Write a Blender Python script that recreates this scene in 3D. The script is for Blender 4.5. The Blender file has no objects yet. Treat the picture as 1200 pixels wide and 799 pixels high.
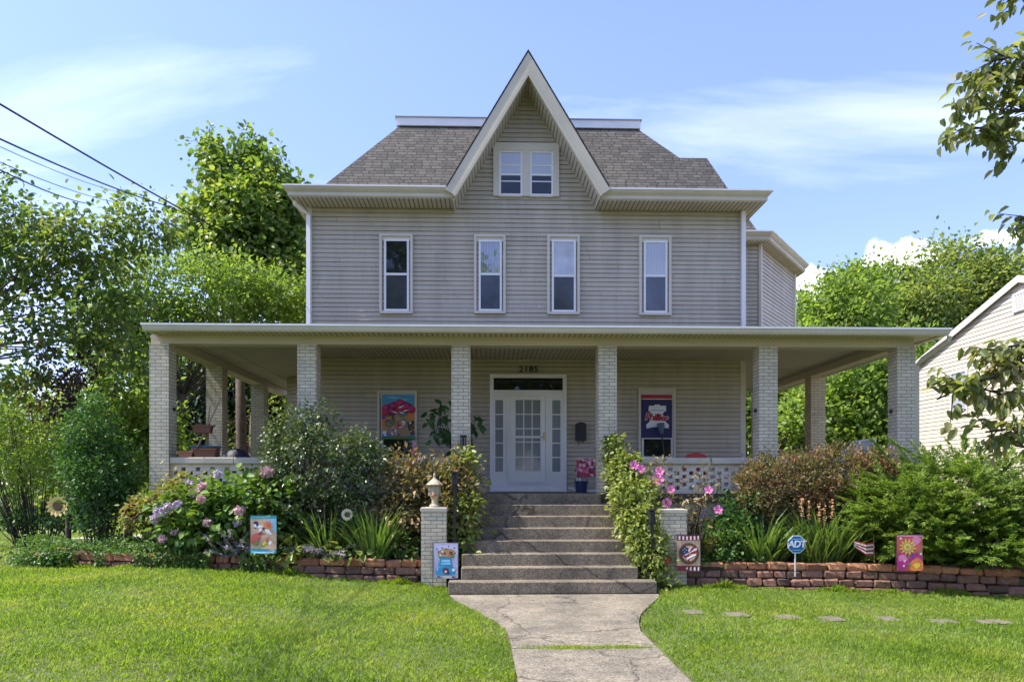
import bpy, math, random
import numpy as np
from mathutils import Vector, Matrix
R = math.radians
rnd = random.Random(11)
rng = np.random.default_rng(7)
scene = bpy.context.scene
COL = scene.collection

# ------------------------------------------------------------------ measured camera (used to turn measurements into metres)
F, CX, HY, EYE = 885.0, 600.0, 566.0, 1.82
PSI = math.atan(26 / 885.0)
SP, CP = math.sin(PSI), math.cos(PSI)

def W(px, py, y):
    t = (px - CX) / F
    X = y * (SP + t * CP) / (CP - t * SP)
    dc = y * CP + X * SP
    return Vector((X, y, EYE + (HY - py) / F * dc))
def WX(px, y): return W(px, 500, y).x
def WZ(px, py, y): return W(px, py, y).z

# ------------------------------------------------------------------ materials
def new_mat(name):
    m = bpy.data.materials.new(name); m.use_nodes = True
    nt = m.node_tree; nt.nodes.clear()
    out = nt.nodes.new('ShaderNodeOutputMaterial')
    return m, nt, out
def N(nt, kind, **kw):
    n = nt.nodes.new(kind)
    for k, v in kw.items():
        if k in n.inputs: n.inputs[k].default_value = v
        else: setattr(n, k, v)
    return n
def ramp(nt, stops, interp='LINEAR'):
    r = nt.nodes.new('ShaderNodeValToRGB'); cr = r.color_ramp; cr.interpolation = interp
    while len(cr.elements) < len(stops): cr.elements.new(0.5)
    for e, (p, c) in zip(cr.elements, stops):
        e.position = p; e.color = (*c, 1) if len(c) == 3 else c
    return r
def mixc(nt, a, b, fac, mode='MIX'):
    m = nt.nodes.new('ShaderNodeMix'); m.data_type = 'RGBA'; m.blend_type = mode
    for sock, v in ((6, a), (7, b), (0, fac)):
        if isinstance(v, (int, float)): m.inputs[sock].default_value = v
        elif isinstance(v, tuple): m.inputs[sock].default_value = (*v, 1) if len(v) == 3 else v
        else: nt.links.new(v, m.inputs[sock])
    return m.outputs[2]
def bump(nt, h, strength=0.3, dist=0.01):
    b = nt.nodes.new('ShaderNodeBump'); b.inputs['Strength'].default_value = strength; b.inputs['Distance'].default_value = dist
    nt.links.new(h, b.inputs['Height']); return b.outputs['Normal']
def noise(nt, coord, scale, detail=4, rough=0.55):
    n = nt.nodes.new('ShaderNodeTexNoise'); n.inputs['Scale'].default_value = scale
    n.inputs['Detail'].default_value = detail; n.inputs['Roughness'].default_value = rough
    if coord is not None: nt.links.new(coord, n.inputs['Vector'])
    return n
def coords(nt, which='Object'):
    return nt.nodes.new('ShaderNodeTexCoord').outputs[which]

def mat_plain(name, col, rough=0.5, var=0.12, scale=6.0, bmp=0.05, fine=60.0, metallic=0.0, spec=0.5, grime=0.0):
    m, nt, out = new_mat(name)
    p = N(nt, 'ShaderNodeBsdfPrincipled', Roughness=rough, Metallic=metallic)
    p.inputs['Specular IOR Level'].default_value = spec
    co = coords(nt)
    n1 = noise(nt, co, scale, 5)
    dark = tuple(c * (1 - var) for c in col); lite = tuple(min(1, c * (1 + var)) for c in col)
    r = ramp(nt, [(0.3, dark), (0.7, lite)]); nt.links.new(n1.outputs['Fac'], r.inputs['Fac'])
    c = r.outputs['Color']
    if grime > 0:
        n3 = noise(nt, co, scale * 0.35, 8, 0.7)
        g = ramp(nt, [(0.5, (0, 0, 0)), (0.75, (1, 1, 1))]); nt.links.new(n3.outputs['Fac'], g.inputs['Fac'])
        mm = nt.nodes.new('ShaderNodeMath'); mm.operation = 'MULTIPLY'; mm.inputs[1].default_value = grime
        nt.links.new(g.outputs['Color'], mm.inputs[0])
        c = mixc(nt, c, tuple(x * 0.45 for x in col), mm.outputs[0])
    nt.links.new(c, p.inputs['Base Color'])
    if bmp > 0:
        n2 = noise(nt, co, fine, 3)
        nt.links.new(bump(nt, n2.outputs['Fac'], bmp, 0.01), p.inputs['Normal'])
    nt.links.new(p.outputs[0], out.inputs['Surface'])
    return m

def mat_leaf(name, cols, trans=0.3, rough=0.5, nscale=1.2, spec=0.35, tcol=None, patch=0.45):
    m, nt, out = new_mat(name)
    geo = nt.nodes.new('ShaderNodeNewGeometry')
    k = len(cols)
    if tcol is None: cols = [(c[0] * 1.16, c[1] * 0.97, c[2] * 1.45) for c in cols]
    r = ramp(nt, [(i / max(1, k - 1), c) for i, c in enumerate(cols)])
    n1 = noise(nt, coords(nt), nscale, 3)
    ma = nt.nodes.new('ShaderNodeMapRange'); ma.inputs[1].default_value = 0.3; ma.inputs[2].default_value = 0.7
    nt.links.new(n1.outputs['Fac'], ma.inputs[0])
    mx = nt.nodes.new('ShaderNodeMix'); mx.data_type = 'FLOAT'; mx.inputs[0].default_value = patch
    nt.links.new(geo.outputs['Random Per Island'], mx.inputs[2]); nt.links.new(ma.outputs[0], mx.inputs[3])
    nt.links.new(mx.outputs[0], r.inputs['Fac'])
    p = N(nt, 'ShaderNodeBsdfPrincipled', Roughness=rough); p.inputs['Specular IOR Level'].default_value = spec
    nt.links.new(r.outputs['Color'], p.inputs['Base Color'])
    t = nt.nodes.new('ShaderNodeBsdfTranslucent')
    tc = mixc(nt, r.outputs['Color'], tcol or (1.12, 1.12, 0.5), 1.0, 'MULTIPLY')
    br = mixc(nt, tc, (1.9, 1.9, 1.9), 1.0, 'MULTIPLY'); nt.links.new(br, t.inputs['Color'])
    ms = nt.nodes.new('ShaderNodeMixShader'); ms.inputs[0].default_value = trans
    nt.links.new(p.outputs[0], ms.inputs[1]); nt.links.new(t.outputs[0], ms.inputs[2])
    nt.links.new(ms.outputs[0], out.inputs['Surface'])
    return m

def mat_brick(name, c1, c2, mortar, bw=0.2, bh=0.066, ms=0.006, bmp=0.5, rough=0.75, soot=0.25):
    m, nt, out = new_mat(name)
    uv = coords(nt, 'UV')
    b = nt.nodes.new('ShaderNodeTexBrick')
    b.inputs['Color1'].default_value = (*c1, 1); b.inputs['Color2'].default_value = (*c2, 1); b.inputs['Mortar'].default_value = (*mortar, 1)
    b.inputs['Scale'].default_value = 1.0; b.inputs['Mortar Size'].default_value = ms; b.inputs['Mortar Smooth'].default_value = 0.3
    b.inputs['Brick Width'].default_value = bw; b.inputs['Row Height'].default_value = bh
    nz = noise(nt, uv, 9, 2)
    mp = nt.nodes.new('ShaderNodeVectorMath'); mp.operation = 'MULTIPLY_ADD'
    mp.inputs[1].default_value = (0.012, 0.012, 0); nt.links.new(nz.outputs['Color'], mp.inputs[0]); nt.links.new(uv, mp.inputs[2])
    nt.links.new(mp.outputs[0], b.inputs['Vector'])
    n1 = noise(nt, coords(nt), 2.2, 6, 0.65)
    r = ramp(nt, [(0.42, (1, 1, 1)), (0.75, (1 - soot,) * 3)]); nt.links.new(n1.outputs['Fac'], r.inputs['Fac'])
    c = mixc(nt, b.outputs['Color'], r.outputs['Color'], 1.0, 'MULTIPLY')
    p = N(nt, 'ShaderNodeBsdfPrincipled', Roughness=rough); nt.links.new(c, p.inputs['Base Color'])
    n2 = noise(nt, coords(nt), 55, 3)
    inv = nt.nodes.new('ShaderNodeMath'); inv.operation = 'MULTIPLY_ADD'; inv.inputs[1].default_value = -1.0
    nt.links.new(b.outputs['Fac'], inv.inputs[0])
    sc = nt.nodes.new('ShaderNodeMath'); sc.operation = 'MULTIPLY'; sc.inputs[1].default_value = 0.5
    nt.links.new(n2.outputs['Fac'], sc.inputs[0]); nt.links.new(sc.outputs[0], inv.inputs[2])
    nt.links.new(bump(nt, inv.outputs[0], bmp, 0.01), p.inputs['Normal'])
    nt.links.new(p.outputs[0], out.inputs['Surface'])
    return m

def mat_shingle(name):
    m, nt, out = new_mat(name)
    uv = coords(nt, 'UV')
    b = nt.nodes.new('ShaderNodeTexBrick'); b.offset = 0.37; b.squash_frequency = 3; b.squash = 0.8
    b.inputs['Color1'].default_value = (0.052, 0.050, 0.044, 1); b.inputs['Color2'].default_value = (0.098, 0.094, 0.082, 1)
    b.inputs['Mortar'].default_value = (0.02, 0.017, 0.015, 1)
    for k, v in (('Scale', 1.0), ('Mortar Size', 0.012), ('Mortar Smooth', 0.4), ('Brick Width', 0.24), ('Row Height', 0.12)): b.inputs[k].default_value = v
    nz = noise(nt, uv, 6, 2)
    mp = nt.nodes.new('ShaderNodeVectorMath'); mp.operation = 'MULTIPLY_ADD'
    mp.inputs[1].default_value = (0.16, 0.02, 0); nt.links.new(nz.outputs['Color'], mp.inputs[0]); nt.links.new(uv, mp.inputs[2])
    nt.links.new(mp.outputs[0], b.inputs['Vector'])
    n1 = noise(nt, uv, 30, 4); n3 = noise(nt, uv, 0.8, 5)
    c = mixc(nt, b.outputs['Color'], n1.outputs['Color'], 0.12, 'OVERLAY')
    r = ramp(nt, [(0.3, (0.8, 0.8, 0.8)), (0.7, (1.15, 1.12, 1.08))]); nt.links.new(n3.outputs['Fac'], r.inputs['Fac'])
    c = mixc(nt, c, r.outputs['Color'], 1.0, 'MULTIPLY')
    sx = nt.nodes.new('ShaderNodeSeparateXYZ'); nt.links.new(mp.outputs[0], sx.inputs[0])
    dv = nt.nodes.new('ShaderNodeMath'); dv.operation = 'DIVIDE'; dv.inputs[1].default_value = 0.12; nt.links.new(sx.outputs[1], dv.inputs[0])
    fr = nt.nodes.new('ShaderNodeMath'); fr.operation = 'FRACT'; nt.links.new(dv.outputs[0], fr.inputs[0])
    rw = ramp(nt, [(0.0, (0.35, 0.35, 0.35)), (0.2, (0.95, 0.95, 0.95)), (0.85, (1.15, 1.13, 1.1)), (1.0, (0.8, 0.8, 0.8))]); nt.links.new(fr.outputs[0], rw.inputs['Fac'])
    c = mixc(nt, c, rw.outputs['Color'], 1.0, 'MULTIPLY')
    p = N(nt, 'ShaderNodeBsdfPrincipled', Roughness=0.9); nt.links.new(c, p.inputs['Base Color'])
    inv = nt.nodes.new('ShaderNodeMath'); inv.operation = 'MULTIPLY'; inv.inputs[1].default_value = -1.0
    nt.links.new(b.outputs['Fac'], inv.inputs[0])
    nt.links.new(bump(nt, inv.outputs[0], 0.6, 0.02), p.inputs['Normal'])
    nt.links.new(p.outputs[0], out.inputs['Surface'])
    return m

def mat_stripes(name, col, pitch, axis=0, dark=0.45, rough=0.6):
    """boards with narrow grooves, from the UV in metres"""
    m, nt, out = new_mat(name)
    sx = nt.nodes.new('ShaderNodeSeparateXYZ'); nt.links.new(coords(nt, 'UV'), sx.inputs[0])
    d = nt.nodes.new('ShaderNodeMath'); d.operation = 'DIVIDE'; d.inputs[1].default_value = pitch; nt.links.new(sx.outputs[axis], d.inputs[0])
    f = nt.nodes.new('ShaderNodeMath'); f.operation = 'FRACT'; nt.links.new(d.outputs[0], f.inputs[0])
    r = ramp(nt, [(0.0, (dark,) * 3), (0.22, (dark,) * 3), (0.34, (1, 1, 1)), (1.0, (1, 1, 1))]); nt.links.new(f.outputs[0], r.inputs['Fac'])
    n1 = noise(nt, coords(nt), 1.5, 4)
    rr = ramp(nt, [(0.3, tuple(c * 0.85 for c in col)), (0.7, col)]); nt.links.new(n1.outputs['Fac'], rr.inputs['Fac'])
    c = mixc(nt, rr.outputs['Color'], r.outputs['Color'], 1.0, 'MULTIPLY')
    p = N(nt, 'ShaderNodeBsdfPrincipled', Roughness=rough); nt.links.new(c, p.inputs['Base Color'])
    nt.links.new(bump(nt, r.outputs['Color'], 0.5, 0.01), p.inputs['Normal'])
    nt.links.new(p.outputs[0], out.inputs['Surface'])
    return m

def mat_concrete(name, base, light, pebble=140.0, stain=0.5, bmp=0.35, crack=0.9):
    m, nt, out = new_mat(name)
    co = coords(nt)
    v = nt.nodes.new('ShaderNodeTexVoronoi'); v.inputs['Scale'].default_value = pebble; nt.links.new(co, v.inputs['Vector'])
    hs = nt.nodes.new('ShaderNodeSeparateColor'); nt.links.new(v.outputs['Color'], hs.inputs[0])
    r = ramp(nt, [(0.0, tuple(c * 0.5 for c in base)), (0.55, base), (1.0, light)]); nt.links.new(hs.outputs[0], r.inputs['Fac'])
    n1 = noise(nt, co, 1.3, 8, 0.65)
    r2 = ramp(nt, [(0.34, (1 - stain,) * 3), (0.62, (1.08, 1.06, 1.02))]); nt.links.new(n1.outputs['Fac'], r2.inputs['Fac'])
    c = mixc(nt, r.outputs['Color'], r2.outputs['Color'], 1.0, 'MULTIPLY')
    p = N(nt, 'ShaderNodeBsdfPrincipled', Roughness=0.9); nt.links.new(c, p.inputs['Base Color'])
    nt.links.new(bump(nt, v.outputs['Distance'], bmp, 0.006), p.inputs['Normal'])
    # fine wandering cracks and small dark blotches of wear
    nz = noise(nt, co, 3.5, 5, 0.6); wm = nt.nodes.new('ShaderNodeVectorMath'); wm.operation = 'MULTIPLY_ADD'; wm.inputs[1].default_value = (0.35, 0.35, 0.35)
    nt.links.new(nz.outputs['Color'], wm.inputs[0]); nt.links.new(co, wm.inputs[2])
    vc = nt.nodes.new('ShaderNodeTexVoronoi'); vc.feature = 'DISTANCE_TO_EDGE'; vc.inputs['Scale'].default_value = crack; nt.links.new(wm.outputs[0], vc.inputs['Vector'])
    rc_ = ramp(nt, [(0.0, (0.35, 0.33, 0.3)), (0.005, (0.55, 0.55, 0.55)), (0.010, (1, 1, 1))]); nt.links.new(vc.outputs['Distance'], rc_.inputs['Fac'])
    c2 = mixc(nt, c, rc_.outputs['Color'], 1.0, 'MULTIPLY')
    nb_ = noise(nt, co, 7, 6, 0.7); rb_ = ramp(nt, [(0.36, (0.72, 0.7, 0.68)), (0.5, (1, 1, 1))]); nt.links.new(nb_.outputs['Fac'], rb_.inputs['Fac'])
    c2 = mixc(nt, c2, rb_.outputs['Color'], 1.0, 'MULTIPLY'); nt.links.new(c2, p.inputs['Base Color'])
    nt.links.new(p.outputs[0], out.inputs['Surface'])
    return m

def mat_island(name, cols, rough=0.85, bmp=0.5, fine=25.0, moss=None):
    m, nt, out = new_mat(name)
    geo = nt.nodes.new('ShaderNodeNewGeometry'); co = coords(nt)
    r = ramp(nt, [(i / (len(cols) - 1), c) for i, c in enumerate(cols)]); nt.links.new(geo.outputs['Random Per Island'], r.inputs['Fac'])
    n1 = noise(nt, co, fine * 0.5, 7, 0.7)
    r2 = ramp(nt, [(0.3, (0.55, 0.55, 0.55)), (0.7, (1.2, 1.2, 1.2))]); nt.links.new(n1.outputs['Fac'], r2.inputs['Fac'])
    c = mixc(nt, r.outputs['Color'], r2.outputs['Color'], 1.0, 'MULTIPLY')
    if moss:
        n3 = noise(nt, co, 3.0, 6, 0.7)
        g = ramp(nt, [(0.56, (0, 0, 0)), (0.68, (0.75,) * 3)]); nt.links.new(n3.outputs['Fac'], g.inputs['Fac'])
        c = mixc(nt, c, moss, g.outputs['Color'])
    p = N(nt, 'ShaderNodeBsdfPrincipled', Roughness=rough); nt.links.new(c, p.inputs['Base Color'])
    n2 = noise(nt, co, fine, 5)
    nt.links.new(bump(nt, n2.outputs['Fac'], bmp, 0.02), p.inputs['Normal'])
    nt.links.new(p.outputs[0], out.inputs['Surface'])
    return m

def mat_glass(name, base, ior=2.1, rough=0.02, folds=0.0):
    m, nt, out = new_mat(name)
    p = N(nt, 'ShaderNodeBsdfPrincipled', Roughness=rough, IOR=ior)
    co = coords(nt)
    if folds > 0:   # a hanging curtain close behind the pane
        w = nt.nodes.new('ShaderNodeTexWave'); w.bands_direction = 'X'; w.inputs['Scale'].default_value = 9; w.inputs['Distortion'].default_value = 2.5
        nt.links.new(co, w.inputs['Vector'])
        r = ramp(nt, [(0.1, tuple(c * (1 - folds) for c in base)), (0.9, base)]); nt.links.new(w.outputs['Fac'], r.inputs['Fac'])
    else:
        n1 = noise(nt, co, 2.4, 4)
        r = ramp(nt, [(0.35, tuple(c * 0.6 for c in base)), (0.7, base)]); nt.links.new(n1.outputs['Fac'], r.inputs['Fac'])
    nt.links.new(r.outputs['Color'], p.inputs['Base Color'])
    n2 = noise(nt, co, 1.6, 2)
    nt.links.new(bump(nt, n2.outputs['Fac'], 0.06, 0.05), p.inputs['Normal'])
    nt.links.new(p.outputs[0], out.inputs['Surface'])
    return m

M = {}
M['siding'] = mat_plain('vinyl_siding', (0.45, 0.38, 0.30), 0.55, 0.06, 0.7, 0.03, 40)
def mat_siding(name, col, var=0.05, stain=0.16):
    m, nt, out = new_mat(name); geo = nt.nodes.new('ShaderNodeNewGeometry'); co = coords(nt)
    r = ramp(nt, [(0, tuple(c * (1 - var) for c in col)), (1, tuple(c * (1 + var) for c in col))]); nt.links.new(geo.outputs['Random Per Island'], r.inputs['Fac'])
    mp = nt.nodes.new('ShaderNodeMapping'); mp.inputs['Scale'].default_value = (2.2, 2.2, 0.35); nt.links.new(co, mp.inputs['Vector'])
    n1 = noise(nt, mp.outputs[0], 1.6, 7, 0.65)
    r2 = ramp(nt, [(0.35, (1 - stain, 1 - stain, 1 - stain * 1.1)), (0.6, (1, 1, 1)), (0.8, (1.05, 1.05, 1.05))]); nt.links.new(n1.outputs['Fac'], r2.inputs['Fac'])
    c = mixc(nt, r.outputs['Color'], r2.outputs['Color'], 1.0, 'MULTIPLY')
    p = N(nt, 'ShaderNodeBsdfPrincipled', Roughness=0.5); nt.links.new(c, p.inputs['Base Color'])
    n2 = noise(nt, co, 45, 3); nt.links.new(bump(nt, n2.outputs['Fac'], 0.04, 0.01), p.inputs['Normal'])
    nt.links.new(p.outputs[0], out.inputs['Surface']); return m
M['siding'] = mat_siding('vinyl_siding', (0.475, 0.418, 0.30))
M['trim'] = mat_plain('taupe_trim', (0.60, 0.55, 0.42), 0.5, 0.05, 1.5, 0.02)
M['cream'] = mat_plain('cream_trim', (0.545, 0.49, 0.345), 0.5, 0.08, 1.5, 0.03, grime=0.28)
M['white'] = mat_plain('white_paint', (0.78, 0.76, 0.71), 0.4, 0.05, 2.0, 0.02, grime=0.12)
M['doorwhite'] = mat_plain('door_paint', (0.80, 0.79, 0.71), 0.4, 0.03, 2.0, 0.01)
M['soffit'] = mat_stripes('soffit_vinyl', (0.58, 0.52, 0.40), 0.10, 0, 0.35)
M['rake_soffit'] = mat_stripes('rake_soffit_vinyl', (0.58, 0.52, 0.40), 0.12, 1, 0.35)
M['ceiling'] = mat_stripes('ceiling_boards', (0.50, 0.435, 0.32), 0.10, 0, 0.55)
M['beamm'] = mat_plain('beam_wrap', (0.52, 0.445, 0.31), 0.5, 0.06, 1.2, 0.02)
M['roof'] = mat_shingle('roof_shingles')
M['brick'] = mat_brick('cream_brick', (0.655, 0.59, 0.41), (0.54, 0.475, 0.325), (0.24, 0.205, 0.165), ms=0.007)
M['lattice'] = mat_plain('cream_block', (0.66, 0.58, 0.45), 0.8, 0.12, 5, 0.2, 50, grime=0.25)
M['cap'] = mat_plain('concrete_cap', (0.50, 0.455, 0.345), 0.85, 0.12, 3, 0.25, 60, grime=0.35)
M['steps'] = mat_concrete('pebbled_concrete', (0.215, 0.18, 0.125), (0.35, 0.295, 0.21), 85, 0.45, 0.5, 0.35)
M['walk'] = mat_concrete('walk_concrete', (0.245, 0.215, 0.16), (0.38, 0.335, 0.25), 80, 0.46, 0.4, 0.55)
M['black'] = mat_plain('black_iron', (0.015, 0.015, 0.017), 0.4, 0.2, 8, 0.1)
M['soil'] = mat_plain('dark_mulch', (0.045, 0.03, 0.02), 0.95, 0.5, 14, 0.9, 60)
M['ground'] = mat_plain('turf_ground', (0.085, 0.105, 0.03), 0.95, 0.35, 1.5, 0.8, 60)
M['darkglass'] = mat_glass('dark_glass', (0.02, 0.024, 0.024), 1.55)
M['skyglass'] = mat_glass('curtained_glass', (0.42, 0.42, 0.39), 2.2, 0.02, 0.3)
M['laceglass'] = mat_glass('lace_curtained_glass', (0.27, 0.28, 0.27), 2.4, 0.02, 0.65)
M['shadeglass'] = mat_glass('shaded_glass', (0.48, 0.48, 0.45), 2.1, 0.02)
M['screen'] = mat_glass('screened_glass', (0.05, 0.055, 0.055), 1.55, 0.12)
M['greyscreen'] = mat_glass('grey_screened_glass', (0.08, 0.095, 0.12), 1.6, 0.15)
M['lace'] = mat_glass('lace_glass', (0.33, 0.36, 0.34), 1.6, 0.06, 0.45)
M['blocks_orange'] = mat_island('rust_blocks', [(0.24, 0.095, 0.045), (0.42, 0.17, 0.075), (0.52, 0.24, 0.12), (0.32, 0.13, 0.07)], moss=(0.05, 0.06, 0.02))
M['blocks_brown'] = mat_island('brown_blocks', [(0.10, 0.06, 0.042), (0.22, 0.11, 0.07), (0.30, 0.15, 0.10), (0.15, 0.09, 0.065)], moss=(0.045, 0.06, 0.018))
M['bark'] = mat_plain('bark', (0.10, 0.075, 0.055), 0.9, 0.4, 9, 0.8, 30)
M['darkbark'] = mat_plain('dark_bark', (0.05, 0.04, 0.03), 0.9, 0.4, 9, 0.8, 30)
M['stone'] = mat_plain('stepping_stone', (0.16, 0.135, 0.10), 0.9, 0.25, 9, 0.5, 50, grime=0.3)
M['grass'] = mat_leaf('lawn_blades', [(0.085, 0.18, 0.013), (0.15, 0.28, 0.022), (0.22, 0.35, 0.033), (0.33, 0.36, 0.08)], 0.4, 0.5, 0.7, 0.3, patch=0.62)
M['neighbour'] = mat_siding('cream_vinyl', (0.70, 0.63, 0.49), 0.03, 0.08)
M['gold'] = mat_plain('brass', (0.6, 0.45, 0.2), 0.3, 0.1, 8, 0.02, metallic=0.8)
def flat(name, col, rough=0.6): return mat_plain(name, col, rough, 0.06, 20, 0.02)
FC = {k: flat('cloth_' + k, c) for k, c in dict(teal=(0.05, 0.38, 0.42), sky=(0.08, 0.33, 0.55), beige=(0.62, 0.42, 0.26), coral=(0.62, 0.13, 0.10), orange=(0.75, 0.22, 0.04),
      red=(0.45, 0.025, 0.03), navy=(0.022, 0.025, 0.10), blue=(0.03, 0.25, 0.45), paleblue=(0.25, 0.55, 0.72), white=(0.8, 0.8, 0.8), lavender=(0.62, 0.60, 0.76),
      green=(0.12, 0.28, 0.05), darkgreen=(0.03, 0.09, 0.02), yellow=(0.80, 0.55, 0.06), magenta=(0.55, 0.03, 0.22), pink=(0.75, 0.25, 0.38), tan=(0.45, 0.30, 0.16),
      brown=(0.12, 0.06, 0.03), maroon=(0.22, 0.02, 0.025), grey=(0.3, 0.3, 0.32), purple=(0.12, 0.06, 0.25), plum=(0.20, 0.01, 0.05), signblue=(0.01, 0.14, 0.32), black=(0.02, 0.02, 0.02)).items()}

# ------------------------------------------------------------------ mesh building
def face_uv(me):
    uvl = me.uv_layers.new(name='UVMap')
    data = np.zeros(len(me.loops) * 2)
    for p in me.polygons:
        n = p.normal
        if abs(n.z) > 0.97: u = Vector((1, 0, 0)); v = Vector((0, 1, 0))
        else:
            u = Vector((0, 0, 1)).cross(n).normalized(); v = n.cross(u)
        for li in p.loop_indices:
            co = me.vertices[me.loops[li].vertex_index].co
            data[2 * li] = co.dot(u); data[2 * li + 1] = co.dot(v)
    uvl.data.foreach_set('uv', data)

class MB:
    def __init__(s): s.v = []; s.f = []; s.m = []
    def add(s, vs, fs, mi=0):
        o = len(s.v); s.v += [tuple(v) for v in vs]
        for f in fs: s.f.append([o + i for i in f]); s.m.append(mi)
    def box(s, x0, x1, y0, y1, z0, z1, mi=0, rot=0.0, ch=0.0, jit=0.0, piv=None):
        if ch > 0:
            vs = []
            for sx, sy, sz in [(a, b, c) for a in (0, 1) for b in (0, 1) for c in (0, 1)]:
                X, Y, Z = (x0, x1)[sx], (y0, y1)[sy], (z0, z1)[sz]
                ix, iy, iz = (ch, -ch)[sx], (ch, -ch)[sy], (ch, -ch)[sz]
                vs += [(X, Y + iy, Z + iz), (X + ix, Y, Z + iz), (X + ix, Y + iy, Z)]
            def q(sx, sy, sz, k): return ((sx * 2 + sy) * 2 + sz) * 3 + k
            fs = []
            for sx in (0, 1):
                f = [q(sx, 0, 0, 0), q(sx, 1, 0, 0), q(sx, 1, 1, 0), q(sx, 0, 1, 0)]; fs.append(f if sx else f[::-1])
            for sy in (0, 1):
                f = [q(0, sy, 0, 1), q(0, sy, 1, 1), q(1, sy, 1, 1), q(1, sy, 0, 1)]; fs.append(f if sy else f[::-1])
            for sz in (0, 1):
                f = [q(0, 0, sz, 2), q(1, 0, sz, 2), q(1, 1, sz, 2), q(0, 1, sz, 2)]; fs.append(f if sz else f[::-1])
            for sy in (0, 1):
                for sz in (0, 1):
                    f = [q(0, sy, sz, 1), q(1, sy, sz, 1), q(1, sy, sz, 2), q(0, sy, sz, 2)]; fs.append(f if (sy == sz) else f[::-1])
            for sx in (0, 1):
                for sz in (0, 1):
                    f = [q(sx, 0, sz, 0), q(sx, 0, sz, 2), q(sx, 1, sz, 2), q(sx, 1, sz, 0)]; fs.append(f if (sx == sz) else f[::-1])
                for sy in (0, 1):
                    f = [q(sx, sy, 0, 0), q(sx, sy, 1, 0), q(sx, sy, 1, 1), q(sx, sy, 0, 1)]; fs.append(f if (sx != sy) else f[::-1])
            for sx in (0, 1):
                for sy in (0, 1):
                    for sz in (0, 1):
                        f = [q(sx, sy, sz, 0), q(sx, sy, sz, 1), q(sx, sy, sz, 2)]; fs.append(f if (sx + sy + sz) % 2 else f[::-1])
        else:
            vs = [(x0, y0, z0), (x1, y0, z0), (x1, y1, z0), (x0, y1, z0), (x0, y0, z1), (x1, y0, z1), (x1, y1, z1), (x0, y1, z1)]
            fs = [(0, 3, 2, 1), (4, 5, 6, 7), (0, 1, 5, 4), (1, 2, 6, 5), (2, 3, 7, 6), (3, 0, 4, 7)]
        if jit: vs = [(a + rnd.uniform(-jit, jit), b + rnd.uniform(-jit, jit), c + rnd.uniform(-jit, jit)) for a, b, c in vs]
        if rot:
            cx, cy = piv if piv else ((x0 + x1) / 2, (y0 + y1) / 2); c_, s_ = math.cos(rot), math.sin(rot)
            vs = [(cx + (a - cx) * c_ - (b - cy) * s_, cy + (a - cx) * s_ + (b - cy) * c_, c) for a, b, c in vs]
        s.add(vs, fs, mi)
    def prism(s, pts, d, mi=0):
        """planar polygon (3D points) extruded by vector d"""
        d = Vector(d); n = len(pts); a = [Vector(p) for p in pts]; b = [p + d for p in a]
        nn = (a[1] - a[0]).cross(a[2] - a[1])
        nn = Vector((0, 0, 0))
        for i in range(n): nn += a[i].cross(a[(i + 1) % n])
        fs = [list(range(n)), [n + i for i in range(n - 1, -1, -1)]] + [[i, n + i, n + (i + 1) % n, (i + 1) % n] for i in range(n)]
        if nn.dot(d) > 0: fs = [f[::-1] for f in fs]
        s.add(a + b, fs, mi)
    def tube(s, path, r, seg=8, mi=0, cap=True):
        P = [Vector(p) for p in path]; n = len(P)
        rr = r if isinstance(r, (list, tuple)) else [r] * n
        t0 = (P[1] - P[0]).normalized(); a = t0.orthogonal().normalized(); rings = []; vs = []
        for i in range(n):
            t = (P[min(i + 1, n - 1)] - P[max(i - 1, 0)]).normalized()
            a = (a - t * a.dot(t)).normalized(); b = t.cross(a)
            for k in range(seg):
                g = 2 * math.pi * k / seg
                vs.append(P[i] + (a * math.cos(g) + b * math.sin(g)) * rr[i])
        fs = [[i * seg + k, i * seg + (k + 1) % seg, (i + 1) * seg + (k + 1) % seg, (i + 1) * seg + k] for i in range(n - 1) for k in range(seg)]
        if cap: fs += [list(range(seg))[::-1], [(n - 1) * seg + k for k in range(seg)]]
        s.add(vs, fs, mi)
    def lathe(s, c, prof, seg=16, mi=0):
        """prof: list of (radius, z) from bottom to top"""
        vs = [(c[0] + r * math.cos(2 * math.pi * k / seg), c[1] + r * math.sin(2 * math.pi * k / seg), c[2] + z) for r, z in prof for k in range(seg)]
        n = len(prof)
        fs = [[i * seg + k, i * seg + (k + 1) % seg, (i + 1) * seg + (k + 1) % seg, (i + 1) * seg + k] for i in range(n - 1) for k in range(seg)]
        fs += [list(range(seg))[::-1], [(n - 1) * seg + k for k in range(seg)]]
        s.add(vs, fs, mi)
    def sweep(s, prof, path, mi=0, closed=True):
        """profile points (out, z) carried along plan points, mitred; out is to the left of travel"""
        P = [Vector((p[0], p[1])) for p in path]; n = len(P); k = len(prof); vs = []
        for i in range(n):
            ds = []
            if i > 0: ds.append((P[i] - P[i - 1]).normalized())
            if i < n - 1: ds.append((P[i + 1] - P[i]).normalized())
            ns = [Vector((-d.y, d.x)) for d in ds]
            if len(ns) == 1: mn = ns[0]
            else:
                mn = (ns[0] + ns[1]).normalized(); mn = mn / max(0.25, mn.dot(ns[0]))
            for o, z in prof: vs.append((P[i].x + mn.x * o, P[i].y + mn.y * o, z))
        kk = k if closed else k - 1
        fs = [[i * k + j, i * k + (j + 1) % k, (i + 1) * k + (j + 1) % k, (i + 1) * k + j] for i in range(n - 1) for j in range(kk)]
        if closed: fs += [list(range(k))[::-1], [(n - 1) * k + j for j in range(k)]]
        s.add(vs, fs, mi)
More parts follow.
